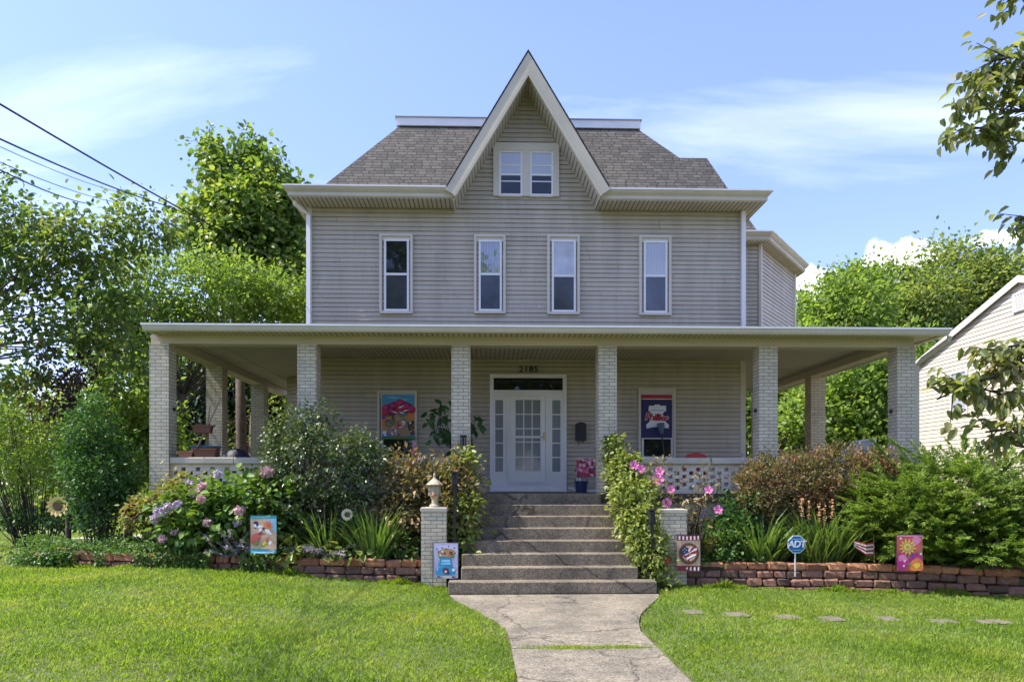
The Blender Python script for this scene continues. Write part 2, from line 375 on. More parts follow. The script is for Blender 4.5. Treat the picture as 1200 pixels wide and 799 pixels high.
    def build(s, name, mat, parent=None, smooth=False, uv=True):
        me = bpy.data.meshes.new(name)
        me.from_pydata(s.v, [], s.f)
        mats = mat if isinstance(mat, (list, tuple)) else [mat]
        for m in mats: me.materials.append(m)
        if len(mats) > 1: me.polygons.foreach_set('material_index', s.m)
        me.update()
        if uv: face_uv(me)
        if smooth: me.polygons.foreach_set('use_smooth', [True] * len(me.polygons))
        return link(name, me, parent)

LOC = {}
def link(name, data, parent=None):
    o = bpy.data.objects.new(name, data); COL.objects.link(o)
    if parent is not None: adopt(o, parent)
    return o
def world_inv(p):
    m = Matrix.Identity(4)
    l = LOC.get(p.name)
    if l is not None: m = Matrix.Translation(-Vector(l))
    return m
def adopt(o, p):
    o.parent = p
    o.matrix_parent_inverse = world_inv(p)
def thing(name, label, cat, loc, group=None):
    o = bpy.data.objects.new(name, None); COL.objects.link(o); o.location = loc; LOC[o.name] = Vector(loc)
    o.empty_display_size = 0.2
    return tag(o, label, cat, group)
def tag(o, label=None, cat=None, group=None, kind=None):
    if label: o['label'] = label
    if cat: o['category'] = cat
    if group: o['group'] = group
    if kind: o['kind'] = kind
    return o
def structure(mb, name, mat, label, cat):
    return tag(mb.build(name, mat), label, cat, kind='structure')

def nrm(a): return a / np.maximum(1e-9, np.linalg.norm(a, axis=-1, keepdims=True))
def np_mesh(name, verts, faces, mat, parent=None, smooth=False):
    """verts (n,3), faces (m,k) equal size"""
    me = bpy.data.meshes.new(name)
    m, k = faces.shape
    me.vertices.add(len(verts)); me.vertices.foreach_set('co', verts.astype(np.float32).ravel())
    me.loops.add(m * k); me.loops.foreach_set('vertex_index', faces.astype(np.int32).ravel())
    me.polygons.add(m); me.polygons.foreach_set('loop_start', np.arange(0, m * k, k, dtype=np.int32))
    me.materials.append(mat)
    me.update(calc_edges=True)
    if smooth: me.polygons.foreach_set('use_smooth', np.ones(m, dtype=bool))
    return link(name, me, parent)

def leaves(name, mat, parent, P, D, Nn, L, Wd, fold=0.25, curl=0.15, wide=False):
    """one folded leaf per point: P base, D axis, Nn rough normal, L length, Wd half width"""
    n = len(P); D = nrm(D); S = nrm(np.cross(D, Nn)); U = np.cross(S, D)
    L = np.broadcast_to(L, (n,))[:, None]; Wd = np.broadcast_to(Wd, (n,))[:, None]
    if wide:   # six-point leaf
        b = P; t = P + D * L - U * L * curl
        l1 = P + D * L * 0.28 + S * Wd * 0.9 + U * Wd * fold; r1 = P + D * L * 0.28 - S * Wd * 0.9 + U * Wd * fold
        l2 = P + D * L * 0.66 + S * Wd * 0.8 + U * (Wd * fold - L * curl * 0.4); r2 = P + D * L * 0.66 - S * Wd * 0.8 + U * (Wd * fold - L * curl * 0.4)
        v = np.stack([b, l1, l2, t, r2, r1], 1).reshape(-1, 3)
        i = np.arange(n)[:, None] * 6
        f = np.concatenate([i + np.array([[0, 3, 2, 1]]), i + np.array([[0, 5, 4, 3]])], 0)
    else:
        b = P; t = P + D * L - U * L * curl
        l = P + D * L * 0.42 + S * Wd + U * Wd * fold; r = P + D * L * 0.42 - S * Wd + U * Wd * fold
        v = np.stack([b, l, t, r], 1).reshape(-1, 3)
        i = np.arange(n)[:, None] * 4
        f = np.concatenate([i + np.array([[0, 2, 1]]), i + np.array([[0, 3, 2]])], 0)
    return np_mesh(name, v, f, mat, parent)

def in_ell(c, r, n, lo=0.45, top=None):
    """points in an ellipsoid shell and their outward directions"""
    d = nrm(rng.normal(size=(n, 3)))
    rad = (rng.uniform(lo ** 3, 1, n)) ** (1 / 3)
    return np.array(c) + d * rad[:, None] * np.array(r), d

def clump_leaves(ells, k, m, spread, size, aspect, up=0.5, droop=0.0, lo=0.5, zmin=None, sizevar=0.35, outw=0.7):
    """k clumps shared over the ellipsoids by volume, m leaves each -> arrays for leaves()"""
    vol = np.array([r[0] * r[1] * r[2] for c, r in ells]) ** 0.7; cnt = np.maximum(1, np.round(k * vol / vol.sum()).astype(int))
    CC, DD = [], []
    for (c, r), q in zip(ells, cnt):
        p, d = in_ell(c, r, q, lo); CC.append(p); DD.append(d)
    C = np.concatenate(CC); Do = np.concatenate(DD)
    if zmin is not None:
        keep = C[:, 2] > zmin; C = C[keep]; Do = Do[keep]
    sp = spread * rng.uniform(0.55, 1.4, len(C))
    off = rng.normal(size=(len(C), m, 3)) * sp[:, None, None] * np.array([1, 1, 0.75])
    P = (C[:, None, :] + off).reshape(-1, 3); O = np.repeat(Do, m, 0)
    n = len(P)
    D = nrm(O * outw + nrm(off.reshape(-1, 3)) * 0.5 + rng.normal(size=(n, 3)) * 0.6 + np.array([0, 0, -droop]))
    Nn = nrm(np.array([0, 0, 1.0]) * up + O * 0.35 + rng.normal(size=(n, 3)) * 0.45)
    L = size * rng.uniform(1 - sizevar, 1 + sizevar, n)
    if zmin is not None:
        k2 = P[:, 2] > zmin; P, D, Nn, L = P[k2], D[k2], Nn[k2], L[k2]
    return P, D, Nn, L, L * aspect, C

def E(px, py, y, rpx, rpy, ry):
    c = W(px, py, y); s = y / F
    return (tuple(c), (rpx * s, ry, rpy * s))

def limbs(mb, base, top, targets, r0, r1, bend=0.25, seg=8):
    base = Vector(base); top = Vector(top)
    mid = (base + top) / 2 + Vector((rnd.uniform(-1, 1), rnd.uniform(-1, 1), 0)) * 0.06 * (top - base).length
    mb.tube([base, base + (mid - base) * 0.15, mid, top], [r0 * 1.5, r0, (r0 + r1) / 2, r1], seg)
    for t in targets:
        t = Vector(t); f = rnd.uniform(0.45, 1.0); s = mid.lerp(top, f) if rnd.random() < 0.6 else top
        m2 = s.lerp(t, 0.5) + Vector((rnd.uniform(-1, 1), rnd.uniform(-1, 1), rnd.uniform(0, 1))) * bend * (t - s).length * 0.4
        rr = min(r1 * 0.5, 0.030, 0.010 + 0.008 * (t - s).length)
        mb.tube([s, m2, t], [rr, rr * 0.6, rr * 0.15], 6)

def tree(name, label, cat, base, top, ells, k, m, spread, size, aspect, lm, r0=0.15, r1=0.07, nl=14, up=0.5, droop=0.2, lo=0.5, group=None, wide=False, bark='bark', zmin=None, outw=0.7, fold=0.25):
    t = thing(name, label, cat, base, group)
    P, D, Nn, L, Wd, C = clump_leaves(ells, k, m, spread, size, aspect, up, droop, lo, zmin, outw=outw)
    mb = MB(); tg = [C[i] for i in rng.choice(len(C), min(nl, len(C)), replace=False)]
    limbs(mb, base, top, [e[0] for e in ells] + tg, r0, r1)
    mb.build('trunk', M[bark], t, smooth=True, uv=False)
    leaves('crown', lm, t, P, D, Nn, L, Wd, fold=fold, wide=wide)
    return t

def lobes(ells, n, f):
    out = []
    for c, r in ells:
        out.append((c, tuple(q * .8 for q in r)))
        for _ in range(n):
            d = Vector((rnd.gauss(0, 1), rnd.gauss(-.4, 1), rnd.gauss(.35, .8))).normalized(); g = f * rnd.uniform(.7, 1.3)
            out.append(((c[0] + d.x * r[0] * .8, c[1] + d.y * r[1] * .8, c[2] + d.z * r[2] * .8), (r[0] * g, r[1] * g, r[2] * g * .7)))
    return out

def bush(name, label, cat, base, ells, k, m, spread, size, aspect, lm, up=0.5, droop=0.0, lo=0.4, group=None, wide=False, zmin=0.36, nst=10, outw=0.7, fold=0.25, bark='bark'):
    t = thing(name, label, cat, base, group)
    P, D, Nn, L, Wd, C = clump_leaves(ells, k, m, spread, size, aspect, up, droop, lo, zmin, outw=outw)
    mb = MB()
    for i in rng.choice(len(C), min(nst, len(C)), replace=False):
        b = Vector(base) + Vector((rnd.uniform(-.12, .12), rnd.uniform(-.08, .08), 0)); c = Vector(C[i]); b = Vector((b.x + (c.x - b.x) * 0.3, b.y + (c.y - b.y) * 0.3, b.z))
        mb.tube([b, b.lerp(c, 0.5) + Vector((0, 0, 0.1)), c], [0.014, 0.010, 0.004], 5)
    mb.build('stem', M[bark], t, uv=False)
    leaves('foliage', lm, t, P, D, Nn, L, Wd, fold=fold, wide=wide)
    return t

# ------------------------------------------------------------------ terrain
WALK_L = [(-3.0, 0.25), (6.9, 0.26), (8.57, 0.24), (9.25, 0.22), (10.0, 0.08), (10.8, -0.20), (11.75, -0.54), (12.35, -0.66)]
WALK_R = [(-3.0, 1.85), (7.0, 1.85), (9.3, 1.86), (10.0, 1.98), (10.6, 2.14), (11.3, 2.42), (12.1, 2.74), (12.35, 2.78)]
def walk_l(y): return np.interp(y, [a for a, b in WALK_L], [b for a, b in WALK_L])
def walk_r(y): return np.interp(y, [a for a, b in WALK_R], [b for a, b in WALK_R])
def sstep(x, a, b):
    t = np.clip((x - a) / (b - a), 0, 1); return t * t * (3 - 2 * t)
def gz(x, y):
    x = np.asarray(x, float); y = np.asarray(y, float)
    z = 0.30 * sstep(-x, 0.2, 5.5) - 0.15 * sstep(x, 2.6, 8.0)
    z = z + 0.03 * np.sin(x * 0.9 + 1) * np.sin(y * 0.7) * sstep(np.abs(x - 1), 1.3, 3)
    ne = np.maximum(0, np.maximum(walk_l(y) - x, x - walk_r(y)))
    z = z + 0.05 * sstep(ne, 0.02, 0.5) * (np.minimum(y, 12.4) > -3)
    inside = (x > walk_l(y) - 0.03) & (x < walk_r(y) + 0.03) & (y < 12.5) & (y > -3)
    return np.where(inside, -0.05, z)
def G(x, y): return float(gz(x, y))

def grid_sheet(xs, ys, zf):
    X, Y = np.meshgrid(xs, ys); Z = zf(X, Y)
    v = np.stack([X, Y, Z], -1).reshape(-1, 3); nx = len(xs)
    i, j = np.meshgrid(np.arange(nx - 1), np.arange(len(ys) - 1)); b = (j * nx + i).ravel()
    return v, np.stack([b, b + 1, b + nx + 1, b + nx], 1)
xs = np.concatenate([[-700, -300, -120, -60, -35], np.arange(-22, -12, 1.0), np.arange(-12, 13, 0.125), np.arange(13, 24, 1.0), [35, 60, 120, 300, 700]])
ys = np.concatenate([[-700, -300, -120, -60, -30, -15], np.arange(-8, 4, 1.0), np.arange(4, 16, 0.125), np.arange(16, 40, 1.5), [50, 80, 160, 400, 900]])
v, f = grid_sheet(xs, ys, gz)
tag(np_mesh('lawn_ground', v, f, M['ground']), 'turf ground under the mown lawn around the house', 'lawn', kind='structure')

# walkway of two slabs with a joint
mb = MB()
for ya, yb in ((-3.0, 3.0), (3.012, 8.32), (8.345, 12.36)):
    yy = np.linspace(ya, yb, 14)
    lp = [(float(walk_l(y)), y, 0.0) for y in yy]; rp = [(float(walk_r(y)), y, 0.0) for y in yy]
    mb.prism(lp + rp[::-1], (0, 0, -0.12))
structure(mb, 'walkway', M['walk'], 'weathered concrete walkway leading to the front steps', 'walkway')
mb = MB(); mb.box(-400, 400, -9, -5.2, -0.06, 0.06)
structure(mb, 'street', mat_plain('asphalt', (0.05, 0.05, 0.05), 0.9, 0.2, 3, 0.5, 60), 'asphalt street in front of the lawn', 'street')

# ------------------------------------------------------------------ the house
YW, YP = 17.2, 14.45           # front wall, front of the porch posts
XL, XR = WX(362, YW), WX(872, YW)
ZF = 1.62
PW = 0.36
house = thing('house', 'three storey taupe sided house with steep central gable and wraparound brick post porch', 'house', (0.85, YW, 0))
def siding(mb, O, u, n, H, left, right, c=0.102, piece=3.7):
    O = Vector(O); u = Vector(u); n = Vector(n); v = 0.0; Z = Vector((0, 0, 1))
    while v < H - 1e-4:
        v1 = min(H, v + c); vm = v + (v1 - v) * 0.8
        s = left(v) - rnd.uniform(0.3, piece)
        while s < right(v):
            e = s + piece * rnd.uniform(0.8, 1.1); dz_ = rnd.uniform(0, 0.0045); o1 = 0.020 + rnd.uniform(0, 0.005)
            def cl(x, a): return min(max(x, left(a)), right(a))
            k = max(1, int((e - s) / 1.2)); wob = [rnd.uniform(-0.003, 0.003) for _ in range(k + 1)]
            cols = []
            for q in range(k + 1):
                x = s + (e - 0.004 - s) * q / k
                cols.append([O + u * cl(x, v) + Z * v, O + u * cl(x, v) + Z * (v + dz_ * 0.5 + wob[q] * 0.5) + n * (o1 + wob[q]), O + u * cl(x, vm) + Z * vm + n * 0.014, O + u * cl(x, v1) + Z * v1 - n * 0.004])
            if (cols[-1][0] - cols[0][0]).length > 0.01 or (cols[-1][3] - cols[0][3]).length > 0.01:
                vs = [p for col in cols for p in col]; fs = []
                for q in range(k):
                    for r_ in range(3): fs.append((q * 4 + r_, (q + 1) * 4 + r_, (q + 1) * 4 + r_ + 1, q * 4 + r_ + 1))
                mb.add(vs, fs)
            s = e
        v = v1
ZS = WZ(600, 245, YW)           # top of the siding at the eave
YG = 16.45
apex = W(619, 62, YG); gl = W(523, 221, YG); gr = W(714, 221, YG)
slopeL = (apex.z - gl.z) / (apex.x - gl.x); slopeR = (apex.z - gr.z) / (gr.x - apex.x)
wallapex = WZ(619, 104, YW)
mb = MB()
Hf = ZS - ZF
siding(mb, (0, YW, ZF), (1, 0, 0), (0, -1, 0), Hf, lambda v: XL, lambda v: XR)
hw = 1.5; slp = 1.66
gh = wallapex - ZS
siding(mb, (0, YW - 0.001, ZS), (1, 0, 0), (0, -1, 0), gh, lambda v: apex.x - (gh - v) / slp, lambda v: apex.x + (gh - v) / slp)
siding(mb, (XL, 27, ZF), (0, -1, 0), (-1, 0, 0), Hf, lambda v: 0, lambda v: 27 - YW)
siding(mb, (XR, YW, ZF), (0, 1, 0), (1, 0, 0), Hf, lambda v: 0, lambda v: 27 - YW)
mb.add([(XL, 27, 0), (XR, 27, 0), (XR, 27, ZS), (XL, 27, ZS)], [(0, 3, 2, 1)])
mb.build('wall', M['siding'], house)
# bay walls
mb = MB()
B = [(XR, 19.35), (WX(890, 19.35), 19.35), (WX(930, 22.0), 22.0), (WX(930, 22.0), 26.0)]
zb0, zb1 = 5.1, 8.0
for a, b in zip(B[:-1], B[1:]):
    d = Vector((b[0] - a[0], b[1] - a[1], 0)); ln = d.length; d /= ln; nn = Vector((d.y, -d.x, 0))
    siding(mb, (a[0], a[1], zb0), d, nn, zb1 - zb0, lambda v: 0, lambda v, ln=ln: ln)
mb.add([(XR, 19.35, zb0), (B[1][0], 19.35, zb0), (B[2][0], 22, zb0), (B[2][0], 26, zb0), (XR, 26, zb0)], [(0, 4, 3, 2, 1)])
mb.build('bay_wall', M['siding'], house); mb = MB()
LBp = [(XL - 1.3, 26.0), (XL - 1.3, 20.3), (XL, 18.9)]
for a, b in zip(LBp[:-1], LBp[1:]):
    d = Vector((b[0] - a[0], b[1] - a[1], 0)); ln = d.length; d /= ln; nn = Vector((d.y, -d.x, 0))
    siding(mb, (a[0], a[1], ZF), d, nn, 3.0, lambda v: 0, lambda v, ln=ln: ln)
mb.build('bay_wall', M['siding'], house)
mb = MB()
mb.box(XR - 0.015, XR + 0.03, YW - 0.025, YW + 0.1, ZF, ZS, 0); mb.box(XR - 0.09, XR - 0.015, YW - 0.025, YW - 0.002, ZF, ZS)
mb.build('corner_trim', M['trim'], house)
mb = MB(); mb.box(XL - 0.03, XL + 0.075, YW - 0.03, YW - 0.002, ZF, ZS); mb.build('corner_trim', M['trim'], house)
mb = MB(); mb.tube([(B[1][0] + 0.01, B[1][1] - 0.01, zb0), (B[1][0] + 0.01, B[1][1] - 0.01, zb1)], 0.06, 6)
mb.build('corner_trim', M['trim'], house); mb = MB()
mb.tube([(B[2][0] + 0.01, B[2][1] - 0.01, zb0), (B[2][0] + 0.01, B[2][1] - 0.01, zb1)], 0.06, 6)
mb.build('corner_trim', M['trim'], house)
mb = MB()
mb.box(XL, XR, YW + 0.02, 27, 0, ZF - 0.05)
mb.build('foundation', M['cap'], house)

# cornice
gxl = WX(532, 16.55); gxr = WX(702, 16.55)
FO = 0.33       # the front eave is deeper than the side eaves
fas = [(-FO, ZS), (0.28, ZS), (0.31, ZS + 0.02), (0.31, ZS + 0.10), (-FO, ZS + 0.10)]
gut = [(0.26, ZS + 0.10), (0.32, ZS + 0.10), (0.37, ZS + 0.15), (0.395, ZS + 0.195), (-0.25, ZS + 0.195), (-0.25, ZS + 0.10)]
lip = [(-0.30, ZS + 0.195), (0.41, ZS + 0.195), (0.41, ZS + 0.228), (-0.30, ZS + 0.228)]
sof = [(-FO + 0.004, ZS - 0.012), (0.275, ZS - 0.012), (0.275, ZS - 0.001), (-FO + 0.004, ZS - 0.001)]
pathL = [(gxl, YW - FO), (XL, YW - FO), (XL, 27)]; pathR = [(XR, 19.9), (XR, YW - FO), (gxr, YW - FO)]
pathB = [(B[3][0], B[3][1]), (B[2][0], B[2][1]), (B[1][0], B[1][1]), (XR, 19.35)]
dz = -0.06
mb = MB()
for p in (pathL, pathR): mb.sweep(fas, p)
mb.sweep([(o, z + dz) for o, z in fas], pathB)
cor = mb.build('cornice', M['cream'], house)
mb = MB()
for p in (pathL, pathR): mb.sweep(gut, p)
mb.sweep([(o, z + dz) for o, z in gut], pathB)
mb.build('gutter', M['cream'], cor)
mb = MB()
for p in (pathL, pathR): mb.sweep(lip, p)
mb.sweep([(o, z + dz) for o, z in lip], pathB)
mb.build('gutter_lip', M['white'], cor)
mb = MB()
for p in (pathL, pathR): mb.sweep(sof, p)
mb.sweep([(o, z + dz) for o, z in sof], pathB)
mb.build('soffit', M['soffit'], cor)

# mansard roof
ZR0 = ZS + 0.18
dd = 1.95; tl = W(468, 148, YW + dd); tr = W(748, 148, YW + dd); zt = tl.z
mb = MB()
q = [(XL - 0.05, YW, ZR0), (XR + 0.05, YW, ZR0), (XR + 0.05, 27, ZR0), (XL - 0.05, 27, ZR0), (tl.x, YW + dd, zt), (tr.x, YW + dd, zt), (tr.x, 25, zt), (tl.x, 25, zt)]
mb.add(q, [(0, 1, 5, 4), (1, 2, 6, 5), (2, 3, 7, 6), (3, 0, 4, 7), (4, 5, 6, 7)])
# wing roof over the bay
wt = W(826, 189, 21.3); o_ = 0.1
zb = zb1 + 0.18
wv = [(XR, 19.35 - o_, zb), (B[1][0], 19.35 - o_, zb), (B[2][0] + o_, 22, zb), (B[2][0] + o_, 26, zb), (XR, 26, zb),
      (XR - 1.5, 21.1, wt.z), (wt.x, 21.1, wt.z), (wt.x + 0.15, 22.6, wt.z), (wt.x + 0.15, 25, wt.z), (XR - 1.5, 25, wt.z)]
mb.add(wv, [(0, 1, 6, 5), (1, 2, 7, 6), (2, 3, 8, 7), (3, 4, 9, 8), (5, 6, 7, 8, 9)])
# gable roof slabs
yb_, yf = 20.4, YG - 0.03
A = Vector((apex.x, yf, apex.z + 0.03)); 
for gp in (gl, gr):
    a0 = (apex.x, yf, apex.z + 0.03); a1 = (gp.x, yf, gp.z + 0.03); b1 = (gp.x, yb_, gp.z + 0.03); b0 = (apex.x, yb_, apex.z + 0.03)
    mb.prism([a0, a1, b1, b0], (0, 0, 0.035))
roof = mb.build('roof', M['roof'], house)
mb = MB()
mb.box(tl.x - 0.07, tr.x + 0.05, YW + dd - 0.05, YW + dd + 0.15, zt + 0.005, zt + 0.20)
mb.box(tl.x - 0.07, tl.x + 0.1, YW + dd + 0.15, 25, zt + 0.005, zt + 0.20)
mb.box(tr.x - 0.12, tr.x + 0.05, YW + dd + 0.15, 25, zt + 0.005, zt + 0.20)
mb.build('roof_deck_trim', M['white'], roof)
mb = MB()
mb.box(tl.x - 0.10, tr.x + 0.08, YW + dd - 0.08, YW + dd + 0.2, zt + 0.201, zt + 0.225)
mb.build('metal_edge', FC['grey'], roof)

# barge boards of the gable
mb = MB()
for gp, sg in ((gl, 1), (gr, -1)):
    d = Vector((gp.x - apex.x, 0, gp.z - apex.z)).normalized(); nn = Vector((d.z, 0, -d.x));
    if nn.z > 0: nn = -nn
    def board(off0, off1, y0, y1, ext=0.0):
        def P(off, s):      # on the centre line at the top, past the eave at the bottom
            t = off * nn.x / d.x if s == 0 else 0
            base = Vector((apex.x, 0, apex.z)) if s == 0 else Vector((gp.x, 0, gp.z)) + d * ext
            p = base + nn * off - (d * t if s == 0 else Vector((0, 0, 0)))
            return Vector((p.x, y0, p.z))
        mb.prism([P(off0, 0), P(off0, 1), P(off1, 1), P(off1, 0)], (0, y1 - y0, 0))
    board(0.0, 0.205, YG - 0.02, YG + 0.10, 0.03)
    board(0.205, 0.265, YG - 0.04, YG + 0.10, 0.05)
gb = mb.build('barge_board', M['cream'], house)
mb = MB()
for gp in (gl, gr):
    d = Vector((gp.x - apex.x, 0, gp.z - apex.z)).normalized(); nn = Vector((d.z, 0, -d.x))
    if nn.z > 0: nn = -nn
    t = 0.255 * nn.x / d.x
    a = Vector((apex.x, YG + 0.10, apex.z)) + nn * 0.255 - d * t; b = Vector((gp.x, YG + 0.10, gp.z)) + nn * 0.255 + d * 0.12
    a2 = a + Vector((0, YW - YG - 0.10, 0)); b2 = b + Vector((0, YW - YG - 0.10, 0))
    mb.prism([a, b, b2, a2], -nn * 0.03)
mb.build('gable_soffit', M['rake_soffit'], gb)

# windows
def rect(px0, px1, py0, py1, y):
    xm = (px0 + px1) / 2; ym = (py0 + py1) / 2
    return WX(px0, y), WX(px1, y), WZ(xm, py1, y), WZ(xm, py0, y)
def frame_boxes(mb, x0, x1, z0, z1, w, y0, y1, wt=None, wb=None, mi=0):
    wt = w if wt is None else wt; wb = w if wb is None else wb
    mb.box(x0, x0 + w, y0, y1, z0, z1, mi); mb.box(x1 - w, x1, y0, y1, z0, z1, mi)
    mb.box(x0 + w, x1 - w, y0, y1, z1 - wt, z1, mi); mb.box(x0 + w, x1 - w, y0, y1, z0, z0 + wb, mi)
def window(R_, sash, mid, up, low, name='window', extra=None):
    x0, x1, z0, z1 = R_; y = YW
    mb = MB(); frame_boxes(mb, x0, x1, z0, z1, 0.055, y - 0.085, y - 0.002)
    mb.box(x0 + 0.055, x1 - 0.055, y - 0.05, y - 0.002, z1 - 0.055 - 0.10, z1 - 0.055)
    w = mb.build(name, M['trim'], house)
    sx0, sx1, sz0, sz1 = sash
    mb = MB(); frame_boxes(mb, sx0, sx1, sz0, sz1, 0.045, y - 0.055, y - 0.018)
    mb.box(sx0 + 0.045, sx1 - 0.045, y - 0.06, y - 0.02, mid - 0.025, mid + 0.025)
    mb.build('sash', M['white'], w)
    for nm, za, zb_, mt, yy in (('upper_pane', mid + 0.025, sz1 - 0.045, up, y - 0.032), ('lower_pane', sz0 + 0.045, mid - 0.025, low, y - 0.038)):
        mb = MB(); mb.box(sx0 + 0.04, sx1 - 0.04, yy - 0.004, yy, za - 0.005, zb_ + 0.005); mb.build(nm, mt, w)
    return w
upper = [(445, 484, 275, 368, M['darkglass'], M['screen'], 322), (555.5, 592.5, 276, 368, M['laceglass'], M['greyscreen'], 322), (641, 679, 276, 369, M['shadeglass'], M['screen'], 324), (748.5, 786, 277, 370, M['skyglass'], M['greyscreen'], 324)]
for a, b, c, d, u_, l_, mid in upper:
    window(rect(a, b, c, d, YW), rect(a + 5.5, b - 4.5, c + 6, d - 3, YW), WZ((a + b) / 2, mid, YW), u_, l_)
# attic pair
x0, x1, z0, z1 = rect(578, 655, 169, 231, YW)
mb = MB(); xa, xb, za, zb_ = rect(585, 612, 178, 230, YW); xc, xd, _, _ = rect(621, 648, 178, 230, YW)
for a, b in ((x0, xa), (xb, xc), (xd, x1)): mb.box(a, b, YW - 0.07, YW - 0.002, z0, z1)
for a, b in ((xa, xb), (xc, xd)): mb.box(a, b, YW - 0.07, YW - 0.002, zb_, z1); mb.box(a, b, YW - 0.075, YW - 0.002, z0 - 0.02, za)
aw = mb.build('attic_window', M['trim'], house)
for a, b in ((xa, xb), (xc, xd)):
    mid = WZ(617, 206, YW)
    mb = MB(); frame_boxes(mb, a, b, za, zb_, 0.04, YW - 0.055, YW - 0.018); mb.box(a + 0.04, b - 0.04, YW - 0.06, YW - 0.02, mid - 0.022, mid + 0.022)
    mb.box(a + 0.04, b - 0.04, YW - 0.045, YW - 0.02, mid + 0.2, mid + 0.225); mb.box(a + 0.04, b - 0.04, YW - 0.045, YW - 0.02, mid - 0.16, mid - 0.135)
    mb.build('sash', M['white'], aw)
    mb = MB(); mb.box(a + 0.03, b - 0.03, YW - 0.036, YW - 0.030, mid, zb_ - 0.03); mb.build('upper_pane', M['skyglass'], aw)
    mb = MB(); mb.box(a + 0.03, b - 0.03, YW - 0.042, YW - 0.036, za + 0.03, mid); mb.build('lower_pane', M['darkglass'], aw)
# porch windows (blinds of cloth hang in their upper parts, built as their own things)
pw1 = window(rect(442.5, 489, 458, 545, YW), rect(447, 486, 463, 543, YW), WZ(465, 512, YW), M['darkglass'], M['darkglass'])
pw2 = window(rect(747.5, 791, 455, 540, YW), rect(751.5, 788, 460, 537, YW), WZ(770, 513, YW), M['darkglass'], M['darkglass'])

# front door
def door_unit():
    y = YW
    x0, x1, z0, z1 = rect(574, 663.5, 439, 577, y); z0 = ZF
    mb = MB(); frame_boxes(mb, x0, x1, z0, z1, 0.085, y - 0.10, y - 0.002, wb=0.19)
    zt0 = WZ(618, 457.5, y); mb.box(x0 + 0.085, x1 - 0.085, y - 0.08, y - 0.002, zt0 - 0.07, zt0)
    dx0, dx1 = WX(594.5, y), WX(642, y); zs = z0 + 0.19; ztop = zt0 - 0.07
    casing = mb.build('door_casing', M['white'], house)
    mb = MB(); mb.box(x0 + 0.085, x1 - 0.085, y - 0.04, y - 0.03, zt0, z1 - 0.085); mb.build('transom_pane', M['darkglass'], casing)
    mb = MB(); mb.box(x0 + 0.10, x1 - 0.10, y - 0.17, y - 0.10, z0 + 0.012, z0 + 0.05); mb.build('door_sill', M['doorwhite'], casing)
    for a, b, ga, gb_ in ((x0 + 0.085, dx0, WX(580.5, y), WX(589.5, y)), (dx1, x1 - 0.085, WX(647, y), WX(656.5, y))):
        g0, g1 = WZ(618, 552.5, y), WZ(618, 469, y)
        mb = MB(); mb.box(a, ga, y - 0.065, y - 0.002, zs, ztop); mb.box(gb_, b, y - 0.065, y - 0.002, zs, ztop)
        mb.box(ga, gb_, y - 0.065, y - 0.002, zs, g0); mb.box(ga, gb_, y - 0.065, y - 0.002, g1, ztop)
        for k in range(1, 5): zz = g0 + (g1 - g0) * k / 5; mb.box(ga, gb_, y - 0.05, y - 0.037, zz - 0.012, zz + 0.012)
        frame_boxes(mb, a + 0.04, b - 0.04, zs + 0.05, g0 - 0.07, 0.02, y - 0.072, y - 0.064)
        sl = mb.build('sidelight', M['doorwhite'], house)
        mb = MB(); mb.box(ga, gb_, y - 0.036, y - 0.03, g0, g1); mb.build('pane', M['lace'], sl)
    # storm door
    ga, gb_, g0, g1 = WX(604, y), WX(633, y), WZ(618, 552, y), WZ(618, 469, y)
    mb = MB(); frame_boxes(mb, dx0, dx1, zs, ztop, 0.055, y - 0.12, y - 0.002, wb=0.03)
    a, b = dx0 + 0.06, dx1 - 0.06; zb0_, zt1 = zs + 0.035, ztop - 0.06
    mb.box(a, ga, y - 0.10, y - 0.05, zb0_, zt1); mb.box(gb_, b, y - 0.10, y - 0.05, zb0_, zt1)
    mb.box(ga, gb_, y - 0.10, y - 0.05, zb0_, g0); mb.box(ga, gb_, y - 0.10, y - 0.05, g1, zt1)
    dr = mb.build('front_door', M['doorwhite'], house)
    mb = MB()
    for k in (1, 2): xx = ga + (gb_ - ga) * k / 3; mb.box(xx - 0.011, xx + 0.011, y - 0.085, y - 0.066, g0, g1)
    for py in (485.6, 502.4, 518, 535.6): zz = WZ(618, py, y); mb.box(ga, gb_, y - 0.083, y - 0.067, zz - 0.011, zz + 0.011)
    mb.build('door_grille', M['doorwhite'], dr)
    mb = MB(); mb.box(ga, gb_, y - 0.065, y - 0.058, g0, g1); mb.build('door_glass', M['lace'], dr)
    zz = WZ(618, 512, y)
    mb = MB(); mb.box(ga - 0.05, b - 0.06, y - 0.115, y - 0.10, zz - 0.03, zz + 0.02); mb.build('push_bar', M['doorwhite'], dr)
    mb = MB(); mb.box(b - 0.055, b - 0.015, y - 0.108, y - 0.10, zz - 0.09, zz + 0.10); mb.tube([(b - 0.035, y - 0.13, zz), (b - 0.12, y - 0.14, zz - 0.01)], 0.012, 8); mb.lathe((b - 0.035, y - 0.13, zz - 0.02), [(0.02, 0), (0.02, 0.04)], 10)
    mb.build('handle', M['gold'], dr)
door_unit()

